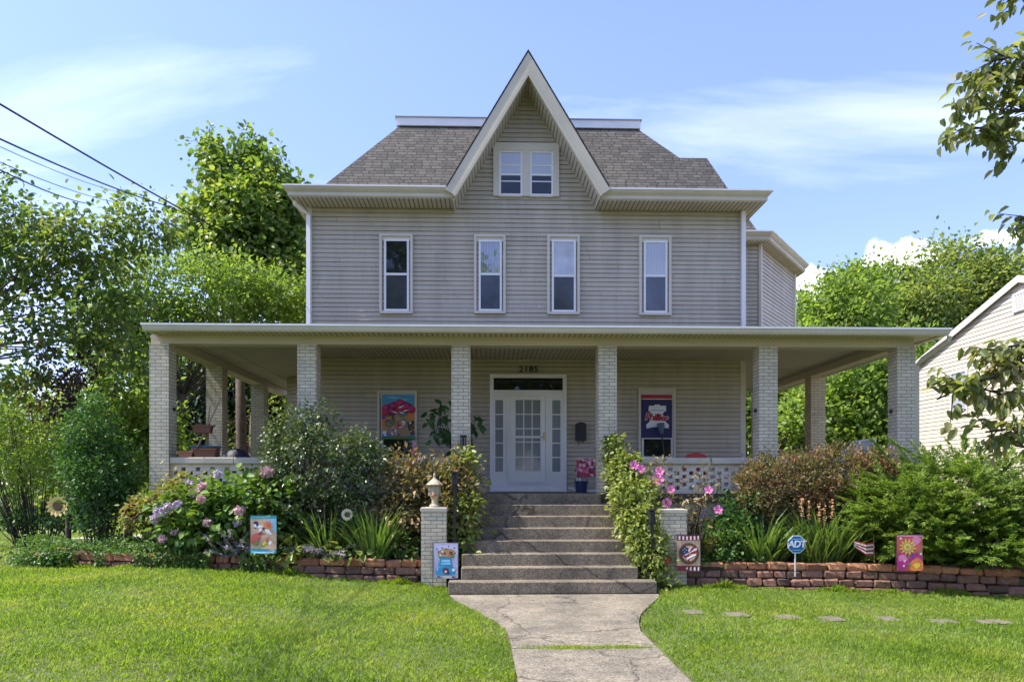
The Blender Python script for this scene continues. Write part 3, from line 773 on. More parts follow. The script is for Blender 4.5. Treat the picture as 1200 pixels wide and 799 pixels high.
# text as mesh
def text_mesh(body, size, depth, name, mat, loc, parent=None, shear=0.0, bold=0.0, spacing=1.0, roty=0.0):
    cu = bpy.data.curves.new(name, 'FONT'); cu.body = body; cu.size = size; cu.extrude = depth; cu.align_x = 'CENTER'; cu.align_y = 'CENTER'
    cu.shear = shear; cu.offset = bold; cu.space_character = spacing
    to = bpy.data.objects.new(name, cu); COL.objects.link(to)
    dg = bpy.context.evaluated_depsgraph_get()
    me = bpy.data.meshes.new_from_object(to.evaluated_get(dg)); bpy.data.objects.remove(to); bpy.data.curves.remove(cu)
    me.transform(Matrix.Translation(Vector(loc)) @ Matrix.Rotation(roty, 4, 'Y') @ Matrix.Rotation(R(90), 4, 'X'))
    me.materials.clear(); me.materials.append(mat)
    me.name = name
    return link(name, me, parent)
nl = W(619.5, 433, YW); text_mesh('2185', 0.20, 0.008, 'house_number', FC['black'], (nl.x, YW - 0.028, nl.z), house, bold=0.004, spacing=1.15)

# downspouts
def downspout(pts, r=0.045):
    mb = MB()
    for a, b in zip(pts[:-1], pts[1:]):
        pass
    mb.tube(pts, r, 4); return mb
xd = WX(363, YW)
o = downspout([(xd - 0.25, YW - 0.42, ZS + 0.12), (xd - 0.24, YW - 0.36, ZS - 0.06), (xd, YW - 0.09, ZS - 0.22), (xd, YW - 0.09, 5.2)], 0.065).build('downspout', M['white'], house)
xd2 = WX(869.5, YW)
downspout([(xd2, YW - 0.09, ZS - 0.02), (xd2, YW - 0.09, 5.2)], 0.065).build('downspout', M['white'], house)

# porch -----------------------------------------------------------------
PXL, PXR = WX(175, YP), WX(1073, YP)
YBL, YBR = 23.0, 22.8
pp = [(PXR, YBR), (PXR, YP), (PXL, YP), (PXL, YBL)]
pg = [(PXR - 0.13, YBR), (PXR - 0.13, YP), (PXL + 0.60, YP), (PXL + 0.60, YBL)]
mb = MB()
mb.sweep([(0.42, 4.735), (0.42, 4.755), (-2.42, 5.14), (-2.42, 5.12)], pg)
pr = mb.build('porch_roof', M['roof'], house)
mb = MB(); mb.sweep([(0.40, 4.60), (0.48, 4.60), (0.50, 4.63), (0.515, 4.70), (0.40, 4.70)], pg)
for x in (-4.3, -1.4, 1.9, 4.9, 7.3): mb.sweep([(0.395, 4.597), (0.483, 4.597), (0.504, 4.629), (0.519, 4.7005), (0.395, 4.7005)], [(x + 0.05, YP), (x, YP)])
mb.build('gutter', M['cream'], pr)
mb = MB(); mb.sweep([(0.36, 4.701), (0.53, 4.701), (0.53, 4.734), (0.36, 4.734)], pg); mb.build('gutter_lip', M['white'], pr)
mb = MB(); mb.sweep([(-0.30, 4.622), (0.398, 4.622), (0.398, 4.63), (-0.30, 4.63)], pg); mb.build('soffit', M['soffit'], pr)
mb = MB(); mb.sweep([(-0.33, 4.46), (-0.02, 4.46), (-0.02, 4.62), (-0.33, 4.62)], pp); mb.build('porch_beam', M['beamm'], house)
mb = MB(); mb.sweep([(0.0 - 0.018, 4.44), (0.012, 4.44), (0.012, 4.50), (0.0 - 0.018, 4.50)], pp[0:2]); mb.build('beam_trim', M['white'], house)
mb = MB(); mb.sweep([(-2.85, 4.63), (-0.33, 4.63), (-0.33, 4.645), (-2.85, 4.645)], pp); mb.build('porch_ceiling', M['ceiling'], house)
mb = MB()
mb.sweep([(-2.85, ZF - 0.16), (0.02, ZF - 0.16), (0.02, ZF), (-2.85, ZF)], pp)
mb.build('porch_floor', mat_plain('floor_paint', (0.09, 0.075, 0.06), 0.6, 0.2, 3, 0.1), house)
mb = MB(); mb.sweep([(-0.25, 0.0), (-0.03, 0.0), (-0.03, ZF - 0.16), (-0.25, ZF - 0.16)], pp); mb.build('porch_foundation', M['cap'], house)
posts = [((175 + 197) / 2, YP, 'l'), (359.5, YP, ''), (540, YP, ''), (712, YP, ''), (900.5, YP, ''), (1063, YP, 'r')]
PX = []
for px, y, e in posts:
    x = WX(px, y)
    if e == 'l': x = PXL + PW / 2
    if e == 'r': x = PXR - PW / 2
    PX.append(x)
    mb = MB(); mb.box(x - PW / 2, x + PW / 2, y, y + PW, ZF - 0.01, 4.459)
    po = mb.build('porch_post', M['brick'], house)
for x, y in ((PXL + PW / 2, 17.3), (PXL + PW / 2, 20.5), (PXR - PW / 2, 18.4), (PXR - PW / 2, 22.3)):
    mb = MB(); mb.box(x - PW / 2, x + PW / 2, y, y + PW, ZF - 0.01, 4.459); mb.build('porch_post', M['brick'], house)
for x, yy in ((PX[0] + 0.21, YP + 0.05), (PX[4] - 0.20, YP + 0.0), (PX[5] - 0.20, YP + 0.1)):
    pass
# pierced low walls
def low_wall(xa, xb):
    mb = MB(); c = 0.072; pitch = 0.275; zc0 = 2.16
    z = ZF
    rows = int((zc0 - ZF) / c)
    for r_ in range(rows):
        z0 = ZF + r_ * c
        if r_ == 0:
            mb.box(xa, xb, YP + 0.10, YP + 0.20, z0, z0 + c); continue
        x = xa - pitch + (pitch / 2 if r_ % 2 else 0)
        while x < xb:
            a, b = max(xa, x), min(xb, x + pitch - 0.085)
            if b - a > 0.01: mb.box(a, b, YP + 0.10, YP + 0.20, z0 + 0.0015, z0 + c - 0.0015)
            x += pitch
    z1 = ZF + rows * c
    mb.box(xa, xb, YP + 0.10, YP + 0.20, z1, 2.19)
    w = mb.build('low_wall', M['lattice'], house)
    mb = MB()
    L_ = xb - xa; k = max(1, round(L_ / 1.0))
    for i in range(k): mb.box(xa + L_ * i / k + 0.003, xa + L_ * (i + 1) / k - 0.003, YP + 0.03, YP + 0.30, 2.19, 2.31, ch=0.012)
    mb.build('wall_cap', M['cap'], w)
low_wall(PX[0] + PW / 2, PX[1] - PW / 2); low_wall(PX[1] + PW / 2, PX[2] - PW / 2); low_wall(PX[3] + PW / 2, PX[4] - PW / 2); low_wall(PX[4] + PW / 2, PX[5] - PW / 2)
# side low walls
for xx in (PXL + 0.1, PXR - 0.3):
    mb = MB(); mb.box(xx + 0.05, xx + 0.15, YP + PW, 17.3 if xx < 0 else 18.4, ZF, 2.19); w = mb.build('low_wall', M['lattice'], house)
    mb = MB(); mb.box(xx - 0.03, xx + 0.23, YP + PW, 17.3 if xx < 0 else 18.4, 2.19, 2.31); mb.build('wall_cap', M['cap'], w)
# porch downspout elbow at the far corner
downspout([(PXR + 0.42, YP - 0.42, 4.60), (PXR + 0.40, YP - 0.40, 4.52), (PXR + 0.12, YP - 0.02, 4.22), (PXR + 0.08, YP + 0.1, 4.12), (PXR + 0.08, YP + 0.1, 0.3)], 0.05).build('downspout', M['cream'], house)
# hooks on posts
mb = MB()
for x, y in ((PX[0] + PW / 2, YP + 0.2), (PX[4] - PW / 2, YP + 0.15), (PX[5] - PW / 2, YP + 0.2)):
    sg = -1 if x > 0 else 1
    mb = MB(); mb.box(min(x, x + sg * 0.05), max(x, x + sg * 0.05), y - 0.03, y + 0.03, 3.20, 3.27, ch=0.01); mb.build('hook', M['black'], house)

# ------------------------------------------------------------------ steps
st = MB(); RH = ZF / 8; TD = 0.288; YS = 14.40
XS0, XS1 = -0.48, 2.50
for k in range(8):
    yt = YS - TD * k; zt_ = ZF - RH * k
    wl, wr = (XS0, XS1) if k < 7 else (-0.68, 2.76)
    if k == 0: wl, wr = PX[2] + 0.18, PX[3] - 0.14
    yb2 = YS + 0.03 if k == 0 else YS - TD * (k - 1) + 0.02
    st.box(wl, wr, yt - (0.06 if k == 0 else 0), yb2 if k else YS + 0.03, 0.0 if k else 1.2, zt_ + (0.003 if k == 0 else 0), ch=0.012)
steps = st.build('concrete_steps', M['steps'])
tag(steps, 'flight of eight brown pebbled concrete steps up to the porch', 'steps')

# ------------------------------------------------------------------ piers, lantern, railings
def pier(px0, px1, pyt, label):
    y = 12.95; x0, x1 = WX(px0, y), WX(px1, y); zt_ = WZ((px0 + px1) / 2, pyt, y); g = -0.1
    t = thing('brick_pier', label, 'pier', ((x0 + x1) / 2, y + 0.2, 0), 'brick piers flanking the steps')
    mb = MB(); mb.box(x0, x1, y, y + 0.44, g, zt_ - 0.07); mb.build('shaft', M['brick'], t)
    mb = MB(); mb.box(x0 - 0.012, x1 + 0.012, y - 0.012, y + 0.452, zt_ - 0.07, zt_, ch=0.008); mb.build('cap', M['cap'], t)
    return t, (x0 + x1) / 2, y + 0.2, zt_
p1, lx, ly, lz = pier(493.5, 523, 594.5, 'cream brick pier carrying the cream stone lantern beside the steps')
p2, rx, ry, rz = pier(774, 805, 596.5, 'cream brick pier with nothing on its cap, by the vine covered railing')
ln = thing('garden_lantern', 'cream pagoda shaped garden lantern standing on the brick pier', 'lantern', (lx, ly, lz))
M['lanternm'] = mat_plain('lantern_cream', (0.40, 0.345, 0.235), 0.7, 0.12, 10, 0.2, 40, grime=0.3)
mb = MB(); mb.lathe((lx, ly, lz), [(0.094, 0), (0.094, 0.03), (0.061, 0.06), (0.050, 0.12), (0.072, 0.17), (0.086, 0.20)], 12); mb.build('base', M['lanternm'], ln, smooth=False)
mb = MB(); mb.lathe((lx, ly, lz), [(0.072, 0.20), (0.097, 0.25), (0.094, 0.34), (0.086, 0.38)], 8)
for k in range(8): g = 2 * math.pi * k / 8; mb.tube([(lx + 0.097 * math.cos(g), ly + 0.097 * math.sin(g), lz + 0.2), (lx + 0.097 * math.cos(g), ly + 0.097 * math.sin(g), lz + 0.38)], 0.012, 5)
mb.build('body', M['lanternm'], ln)
mb = MB(); mb.lathe((lx, ly, lz), [(0.144, 0.38), (0.148, 0.395), (0.086, 0.45), (0.036, 0.49), (0.022, 0.52), (0.022, 0.54), (0.025, 0.56), (0.004, 0.60)], 12); mb.build('roof', M['lanternm'], ln)
mb = MB(); mb.lathe((lx - 0.02, ly - 0.09, lz + 0.20), [(0.02, -0.03), (0.032, 0), (0.022, 0.03), (0.004, 0.05)], 8); mb.build('ornament_bird', flat('rust_red', (0.45, 0.16, 0.06)), ln)

def railing(label, xb, xt, pyb_top, ptop, yb2, yt2, zb2):
    t = thing('iron_railing', label, 'railing', (xb, yb2, 0), 'iron railings beside the steps')
    zt1 = pyb_top; zt2 = ptop
    mb = MB()
    mb.box(xb - 0.022, xb + 0.022, yb2 - 0.022, yb2 + 0.022, zb2, zt1); mb.box(xb - 0.05, xb + 0.05, yb2 - 0.05, yb2 + 0.05, zt1 - 0.24, zt1 - 0.02, ch=0.015); mb.box(xb - 0.065, xb + 0.065, yb2 - 0.065, yb2 + 0.065, zt1 - 0.02, zt1 + 0.01)
    mb.build('newel_post', M['black'], t)
    mb = MB()
    mb.box(xt - 0.022, xt + 0.022, yt2 - 0.022, yt2 + 0.022, ZF, zt2); frame_boxes(mb, xt - 0.055, xt + 0.055, zt2 - 0.24, zt2, 0.02, yt2 - 0.05, yt2 + 0.05); mb.box(xt - 0.07, xt + 0.07, yt2 - 0.07, yt2 + 0.07, zt2, zt2 + 0.02)
    mb.build('newel_post', M['black'], t)
    a = Vector((xb, yb2, zt1 - 0.30)); b = Vector((xt, yt2, zt2 - 0.28))
    mb = MB(); mb.tube([a, b], 0.022, 6); mb.tube([a - Vector((0, 0, 0.62)), b - Vector((0, 0, 0.62))], 0.014, 6); mb.build('rail', M['black'], t)
    for k in range(1, 10):
        p = a.lerp(b, k / 10); mb = MB(); mb.box(p.x - 0.007, p.x + 0.007, p.y - 0.007, p.y + 0.007, p.z - 0.62, p.z); mb.build('baluster', M['black'], t)
xb = WX(532.5, 13.0); railing('black iron stair railing with box topped posts next to the stone lantern', xb, WX(543, 14.3), WZ(532, 553, 13.0), WZ(543, 511, 14.3), 13.0, 14.3, 0.15)
xb = WX(764, 12.75); railing('black iron stair railing overgrown by the pale green vine', xb, WX(712, 14.3), WZ(764, 597, 12.75), WZ(712, 512, 14.3), 12.75, 14.3, 0.2)

# ------------------------------------------------------------------ retaining walls and beds
def block_wall(name, label, path, courses, mat_top, mat_low, toplen=0.30, h=0.135, cap_z=None):
    P = [Vector(p) for p in path]
    t = thing(name, label, 'wall', (P[0].x, P[0].y, 0))
    # arc length table
    S = [0]
    for a, b in zip(P[:-1], P[1:]): S.append(S[-1] + (b - a).length)
    def at(s):
        for i in range(len(P) - 1):
            if s <= S[i + 1] or i == len(P) - 2:
                f_ = (s - S[i]) / (S[i + 1] - S[i]); d = (P[i + 1] - P[i]).normalized(); return P[i].lerp(P[i + 1], f_), d
    for c in range(courses):
        mb = MB(); s = -0.15 if c % 2 else 0.0
        while s < S[-1] - 0.05:
            l = toplen * (1.15 if c == courses - 1 else 1.0) * rnd.uniform(0.75, 1.3)
            p, d = at(max(0, s + l / 2)); ang = math.atan2(d.y, d.x) + rnd.uniform(-0.03, 0.03)
            ztop = p.z - (courses - 1 - c) * h + rnd.uniform(-0.008, 0.008); z0 = ztop - h + 0.006
            setb = 0.045 * c + rnd.uniform(-0.022, 0.022) - (0.03 if c == courses - 1 else 0)
            mb.box(p.x - l / 2 + 0.006, p.x + l / 2 - 0.006, p.y + setb, p.y + setb + 0.26, z0, ztop, rot=ang, ch=0.024, jit=0.013, piv=(p.x, p.y))
            s += l
        mb.build('capstones' if c == courses - 1 else 'block_course', mat_top if c == courses - 1 else mat_low, t)
    return t
XBL = WX(15, 13.6)
zl = lambda px, py, y: WZ(px, py, y)
left_path = [(XBL + 0.1, 14.9, 0.60), (XBL, 13.75, 0.60), (XBL + 0.6, 13.35, 0.60), (WX(200, 13.2), 13.2, 0.585), (WX(330, 13.05), 13.1, 0.545), (WX(420, 13), 13.05, 0.51), (WX(492, 12.97), 13.0, 0.50)]
block_wall('retaining_wall', 'low brown block retaining wall of the hydrangea bed, creeper over its far end', left_path, 3, M['blocks_orange'], M['blocks_brown'])
right_path = [(WX(806, 13), 13.0, 0.43), (WX(900, 12.95), 12.95, 0.43), (WX(1000, 12.85), 12.9, 0.415), (WX(1080, 12.8), 12.75, 0.40), (WX(1190, 12.4), 12.35, 0.36), (9.6, 12.5, 0.33), (9.9, 14.0, 0.33)]
block_wall('retaining_wall', 'reddish block retaining wall of four courses in front of the juniper', right_path, 4, M['blocks_orange'], M['blocks_brown'])
mb = MB()
mb.prism([(XBL + 0.15, 14.9, 0.53), (XBL + 0.15, 13.85, 0.53), (XBL + 0.7, 13.5, 0.53), (-4.0, 13.25, 0.50), (-1.2, 13.1, 0.44), (-0.5, 13.1, 0.42), (-0.5, 14.4, 0.5), (PXL - 0.1, 14.4, 0.53), (PXL - 0.1, 15.0, 0.53)], (0, 0, -0.5))
structure(mb, 'flower_bed_soil', M['soil'], 'dark mulch of the flower bed on the hydrangea side of the steps', 'flower bed')
mb = MB()
mb.prism([(2.52, 13.1, 0.36), (6.0, 13.1, 0.36), (8.0, 12.85, 0.34), (9.6, 12.6, 0.28), (9.8, 14.4, 0.3), (2.52, 14.4, 0.36)], (0, 0, -0.6))
structure(mb, 'flower_bed_soil', M['soil'], 'dark mulch of the flower bed on the juniper side of the steps', 'flower bed')

# stepping stones
def ground_at(px, py):
    y = 10.0
    for _ in range(12):
        x = WX(px, y); z = G(x, y); dc = F * (EYE - z) / (py - HY); y = (dc - x * SP) / CP
    return WX(px, y), y, G(WX(px, y), y)
slab = [(812, 717.5, 22), (862, 720.5, 32), (921, 723.5, 34), (974, 725.5, 30), (1040, 725.5, 28), (1105, 728.5, 34), (1162, 729, 42)]
lab = ['stepping stone in the lawn nearest to the walkway, half hidden by grass', 'second stepping stone out from the walkway, its ends buried in grass', 'pale stepping stone in the lawn below the round blue security sign', 'stepping stone between the blue sign and the floral sun flag',
       'stepping stone just below the pole of the pink flower flag', 'stepping stone in front of the juniper, next to last in the row', 'largest stepping stone, at the end of the row in front of the juniper']
M['stonepale'] = M['stone']
for (px, py, wpx), lb in zip(slab, lab):
    x, y, z = ground_at(px, py); hw_ = wpx * y / F / 2
    mb = MB(); n = 11; pts = []
    for k in range(n):
        g = 2 * math.pi * k / n; e = abs(math.cos(g)) ** 0.5 * math.copysign(1, math.cos(g)), abs(math.sin(g)) ** 0.5 * math.copysign(1, math.sin(g))
        pts.append((x + e[0] * hw_ * rnd.uniform(0.9, 1.05), y + e[1] * 0.19 * rnd.uniform(0.88, 1.06), z + 0.014))
    mb.prism(pts, (0, 0, -0.08))
    tag(mb.build('stepping_stone', M['stone']), lb, 'stepping stone', 'stepping stones crossing the lawn')

# ------------------------------------------------------------------ lawn grass
def lawn_blades(n, xr, yr, hgt, wid, reject):
    x = rng.uniform(*xr, n); y = rng.uniform(*yr, n)
    k = ~reject(x, y); x, y = x[k], y[k]
    return x, y, hgt * rng.uniform(0.5, 1.35, len(x)), wid * rng.uniform(0.7, 1.3, len(x))
lp = np.array([(p[0], p[1]) for p in left_path]); rp = np.array([(p[0], p[1]) for p in right_path])
SB = [(ground_at(px, py), wpx) for px, py, wpx in slab]
def reject(x, y):
    edge = 0.05 * np.sin(y * 9) + 0.045 * np.sin(y * 23 + 1) + 0.04 * np.sin(y * 51) + rng.normal(size=np.shape(y)) * 0.02
    r = (x > walk_l(y) + edge + 0.01) & (x < walk_r(y) + edge * 0.7 - 0.01) & (y < 12.4)
    r |= (x > -0.68) & (x < 2.78) & (y > 12.1)
    yl = np.interp(x, lp[1:, 0], lp[1:, 1]); r |= (x > XBL) & (x < 1.0) & (y > yl - 0.01)
    yr_ = np.interp(x, rp[:5, 0], rp[:5, 1]); r |= (x > 1.0) & (x < 9.95) & (y > yr_ - 0.01)
    for (sx, sy, sz), wpx in SB:
        r |= (np.abs(x - sx) < wpx * sy / F / 2 - 0.04) & (np.abs(y - sy) < 0.12)
    return r
sets = [lawn_blades(150000, (-8, 8.5), (4.8, 8.6), 0.050, 0.0050, reject), lawn_blades(190000, (-12, 12), (8.6, 13.6), 0.048, 0.0066, reject), lawn_blades(40000, (-22, XBL + 0.3), (12.5, 30), 0.075, 0.010, reject)]
fx = np.concatenate([rng.uniform(XBL, -0.75, 7000), rng.uniform(2.9, 9.5, 7500)])
fy = np.where(fx < 1, np.interp(fx, lp[1:, 0], lp[1:, 1]), np.interp(fx, rp[:5, 0], rp[:5, 1])) - rng.uniform(0.0, 0.09, len(fx))
sets.append((fx, fy, rng.uniform(0.05, 0.15, len(fx)) * (0.6 + 0.5 * np.sin(fx * 5) * np.sin(fx * 1.7 + 1)), rng.uniform(0.004, 0.008, len(fx))))   # uncut fringe along the walls
x = np.concatenate([s[0] for s in sets]); y = np.concatenate([s[1] for s in sets]); h = np.concatenate([s[2] for s in sets]); w_ = np.concatenate([s[3] for s in sets])
z = gz(x, y)
tall = 0.75 + 0.5 * (np.sin(x * 1.7 + np.sin(y * 1.3)) * np.sin(y * 1.9 + np.sin(x * 0.8)) * 0.5 + 0.5); h = h * tall
P = np.stack([x, y, z - 0.005], 1); n = len(P)
ph = np.floor(x * 9) * 12.9898 + np.floor(y * 9) * 78.233; tl_ = np.stack([np.sin(ph * 3.7), np.sin(ph * 5.3 + 1)], 1)
h = h * (0.75 + 0.45 * (np.sin(ph * 7.1) * 0.5 + 0.5))
lean = rng.normal(size=(n, 2)) * 0.5 + tl_ * 0.45
D = nrm(np.concatenate([lean, np.ones((n, 1))], 1)); Nn = nrm(np.concatenate([rng.normal(size=(n, 2)), 0.3 * np.ones((n, 1))], 1))
gr_ = leaves('lawn_grass', M['grass'], None, P, D, Nn, h, w_, fold=0.1, curl=0.25)
tag(gr_, 'bright green mown grass covering the lawn', 'grass', kind='stuff')
# weeds in the walk joint
n = 1500
cx = np.where(rng.random(n) < 0.6, rng.normal(0.86, 0.17, n), rng.normal(1.42, 0.16, n)); cx = np.where(rng.random(n) < 0.12, rng.uniform(0.3, 1.8, n), cx)
P = np.stack([cx, 8.33 + rng.normal(size=n) * 0.035, np.zeros(n)], 1)
D = nrm(np.concatenate([rng.normal(size=(n, 2)) * 0.9, np.ones((n, 1)) * 0.8], 1)); Nn = nrm(rng.normal(size=(n, 3)))
tag(leaves('joint_weeds', M['grass'], None, P, D, Nn, rng.uniform(0.015, 0.05, n), 0.004), 'short weeds growing in the joint of the walkway', 'weeds', kind='stuff')

# ------------------------------------------------------------------ plants
LM = {}
LM['evergreen'] = mat_leaf('privet_leaves', [(0.02, 0.055, 0.012), (0.055, 0.115, 0.022), (0.12, 0.19, 0.045), (0.24, 0.29, 0.11)], 0.15, 0.35, 3, 0.5)
LM['hydrangea'] = mat_leaf('hydrangea_leaves', [(0.05, 0.135, 0.015), (0.10, 0.215, 0.025), (0.17, 0.29, 0.04)], 0.25, 0.45, 2)
LM['golden'] = mat_leaf('golden_leaves', [(0.10, 0.16, 0.02), (0.20, 0.24, 0.04), (0.30, 0.28, 0.06)], 0.3, 0.45, 3)
LM['darkgreen'] = mat_leaf('dark_leaves', [(0.018, 0.07, 0.012), (0.045, 0.135, 0.02), (0.095, 0.205, 0.035)], 0.28, 0.4, 2)
LM['iris'] = mat_leaf('strap_leaves', [(0.05, 0.12, 0.02), (0.10, 0.20, 0.03), (0.17, 0.26, 0.05)], 0.3, 0.4, 4)
LM['silver'] = mat_leaf('silver_leaves', [(0.17, 0.20, 0.13), (0.27, 0.29, 0.21), (0.36, 0.38, 0.30)], 0.1, 0.8, 5, 0.1)
LM['bronze'] = mat_leaf('bronze_leaves', [(0.065, 0.10, 0.025), (0.14, 0.15, 0.05), (0.24, 0.18, 0.085), (0.36, 0.27, 0.15)], 0.2, 0.45, 3, tcol=(1.2, 1.0, 0.4))
LM['barberry'] = mat_leaf('barberry_leaves', [(0.06, 0.095, 0.025), (0.13, 0.15, 0.05), (0.25, 0.175, 0.085), (0.42, 0.18, 0.11)], 0.25, 0.45, 1.6, tcol=(1.2, 0.9, 0.4))
LM['juniper'] = mat_leaf('juniper_sprays', [(0.038, 0.11, 0.014), (0.10, 0.21, 0.022), (0.19, 0.32, 0.034), (0.27, 0.40, 0.06)], 0.25, 0.5, 1.5, patch=0.3)
LM['vine'] = mat_leaf('vine_leaves', [(0.09, 0.165, 0.02), (0.18, 0.27, 0.04), (0.29, 0.36, 0.08)], 0.3, 0.4, 3)
LM['cover'] = mat_leaf('groundcover_leaves', [(0.03, 0.10, 0.012), (0.07, 0.17, 0.02), (0.12, 0.23, 0.03)], 0.3, 0.5, 3)
LM['catalpa'] = mat_leaf('catalpa_leaves', [(0.035, 0.095, 0.012), (0.085, 0.175, 0.022), (0.16, 0.26, 0.035), (0.26, 0.34, 0.06)], 0.42, 0.4, 0.8)
LM['pear'] = mat_leaf('pear_leaves', [(0.03, 0.075, 0.014), (0.065, 0.13, 0.022), (0.12, 0.20, 0.04), (0.17, 0.19, 0.06)], 0.52, 0.4, 1.5, 0.35)
LM['bough'] = mat_leaf('bough_leaves', [(0.05, 0.085, 0.018), (0.10, 0.155, 0.03), (0.19, 0.25, 0.06), (0.25, 0.21, 0.09)], 0.45, 0.35, 1.5, 0.45)
LM['pale'] = mat_leaf('pale_tree_leaves', [(0.065, 0.135, 0.018), (0.13, 0.235, 0.034), (0.21, 0.33, 0.06)], 0.48, 0.45, 0.6)
LM['wood'] = mat_leaf('wood_tree_leaves', [(0.038, 0.088, 0.016), (0.09, 0.165, 0.03), (0.175, 0.255, 0.05), (0.26, 0.33, 0.08)], 0.5, 0.45, 0.35, patch=0.55)
LM['conifer'] = mat_leaf('conifer_sprays', [(0.012, 0.035, 0.010), (0.028, 0.065, 0.016), (0.06, 0.105, 0.035)], 0.12, 0.5, 1.0)
LM['purple'] = mat_leaf('purple_leaves', [(0.03, 0.018, 0.016), (0.06, 0.032, 0.025), (0.08, 0.065, 0.03)], 0.2, 0.4, 1.5, tcol=(1.2, 0.6, 0.5))
LM['locust'] = mat_leaf('airy_leaves', [(0.06, 0.135, 0.018), (0.13, 0.23, 0.034), (0.21, 0.32, 0.055)], 0.5, 0.45, 0.8)
PET = {'pink': flat('pink_petal', (0.72, 0.20, 0.42)), 'palepink': mat_leaf('faded_petal', [(0.45, 0.30, 0.33), (0.60, 0.42, 0.46), (0.50, 0.40, 0.30)], 0.2, 0.7, 8, tcol=(1, .8, .8)), 'mauve': mat_leaf('mauve_petal', [(0.40, 0.34, 0.40), (0.52, 0.45, 0.52), (0.48, 0.42, 0.38)], 0.2, 0.7, 8, tcol=(.9, .8, 1)),
       'throat': flat('deep_throat', (0.35, 0.01, 0.08)), 'salmon': mat_leaf('salmon_petal', [(0.62, 0.28, 0.13), (0.72, 0.42, 0.22), (0.70, 0.5, 0.25)], 0.2, 0.6, 8, tcol=(1.1, .9, .6)), 'yellow': flat('yellow_petal', (0.85, 0.62, 0.20)), 'seed': flat('seed_head', (0.10, 0.05, 0.02)), 'red': flat('red_petal', (0.55, 0.03, 0.03)), 'cream': flat('cream_petal', (0.75, 0.68, 0.45))}
BED = 'garden bed plants'

def blades(name, mat, parent, c, n, rx, ry, L, wd, lean=0.5, curl=0.35, arch=None, seg=4):
    """arching strap leaves rising from a crown: ribbons of seg pieces"""
    a = rng.uniform(0, 2 * np.pi, n); rr = np.sqrt(rng.uniform(0, 1, n))
    base = np.stack([c[0] + np.cos(a) * rx * rr, c[1] + np.sin(a) * ry * rr, np.full(n, c[2])], 1)
    out = nrm(np.stack([np.cos(a) + rng.normal(size=n) * 0.5, (np.sin(a) + rng.normal(size=n) * 0.5) * 0.7, np.zeros(n)], 1))
    l = L * rng.uniform(0.55, 1.15, n); le = lean * rng.uniform(0.3, 1.3, n) * (0.4 + rr); cu = curl * rng.uniform(0.3, 1.6, n)
    side = np.stack([-out[:, 1], out[:, 0], np.zeros(n)], 1)
    tw = rng.normal(size=n) * 0.6; side = side * np.cos(tw)[:, None] + out * np.sin(tw)[:, None]
    ws = wd * rng.uniform(0.7, 1.3, n); V = []
    p = base.copy(); ang = le.copy()
    for s in range(seg + 1):
        f_ = s / seg; w2 = ws * (1 - f_ ** 2.2) * (0.75 + 0.5 * min(1, f_ * 2.5)) + 0.0008
        V += [p - side * w2[:, None], p + side * w2[:, None]]
        d = out * np.sin(ang)[:, None] + np.array([0, 0, 1.0]) * np.cos(ang)[:, None]
        p = p + d * (l / seg)[:, None]; ang = ang + cu * (1.6 if s > 1 else 0.6)
    V = np.stack(V, 1).reshape(-1, 3); k = 2 * (seg + 1); i = np.arange(n)[:, None] * k
    Fc = np.concatenate([i + np.array([[2 * s, 2 * s + 1, 2 * s + 3, 2 * s + 2]]) for s in range(seg)], 0)
    return np_mesh(name, V, Fc, mat, parent)

def ball_flower(parent, c, r, mat, n=60):
    P, d = in_ell(c, (r * .6, r * .6, r * .5), n, 0.8)
    leaves('flower_head', mat, parent, P, d * 0.5 + rng.normal(size=(n, 3)) * 0.7, d, r * 0.62, r * 0.30, fold=0.2)

def hibiscus_flower(parent, c, r, face, mats):
    face = Vector(face).normalized(); a = face.orthogonal().normalized(); b = face.cross(a); mb = MB(); c = Vector(c)
    for k in range(5):
        g = 2 * math.pi * k / 5 + rnd.uniform(-.1, .1); d = a * math.cos(g) + b * math.sin(g); s = face.cross(d)
        mb.add([c, c + d * r * .45 + s * r * .38 + face * r * .22, c + d * r * .95 + s * r * .42 + face * r * .3, c + d * r * 1.05 + face * r * .22, c + d * r * .95 - s * r * .42 + face * r * .28, c + d * r * .45 - s * r * .38 + face * r * .2],
               [(0, 1, 2, 3), (0, 3, 4, 5)], 0)
        mb.add([c + face * .008, c + d * r * .34 + s * r * .16 + face * (r * .17), c + d * r * .34 - s * r * .16 + face * (r * .17)], [(0, 1, 2)], 1)
    mb.tube([c, c + face * r * .7], [r * .06, r * .09], 6, 2)
    mb.build('flower', mats, parent, uv=False)

# --- big evergreen shrub in front of the second post
bush('evergreen_shrub', 'large rounded dark glossy shrub reaching up the second porch post', 'shrub', (W(375, 600, 13.75).x, 13.75, 0.45),
     [E(375, 548, 13.75, 62, 46, .6), E(350, 520, 13.8, 42, 34, .5), E(412, 550, 13.7, 42, 46, .5), E(372, 492, 13.95, 26, 22, .3), E(330, 575, 13.7, 30, 36, .4), E(430, 540, 13.75, 22, 30, .35), E(370, 590, 13.6, 50, 30, .4), E(340, 500, 13.9, 24, 22, .3)], 420, 26, 0.085, 0.072, 0.30, LM['evergreen'], up=0.6, lo=0.55, group=BED, nst=40)
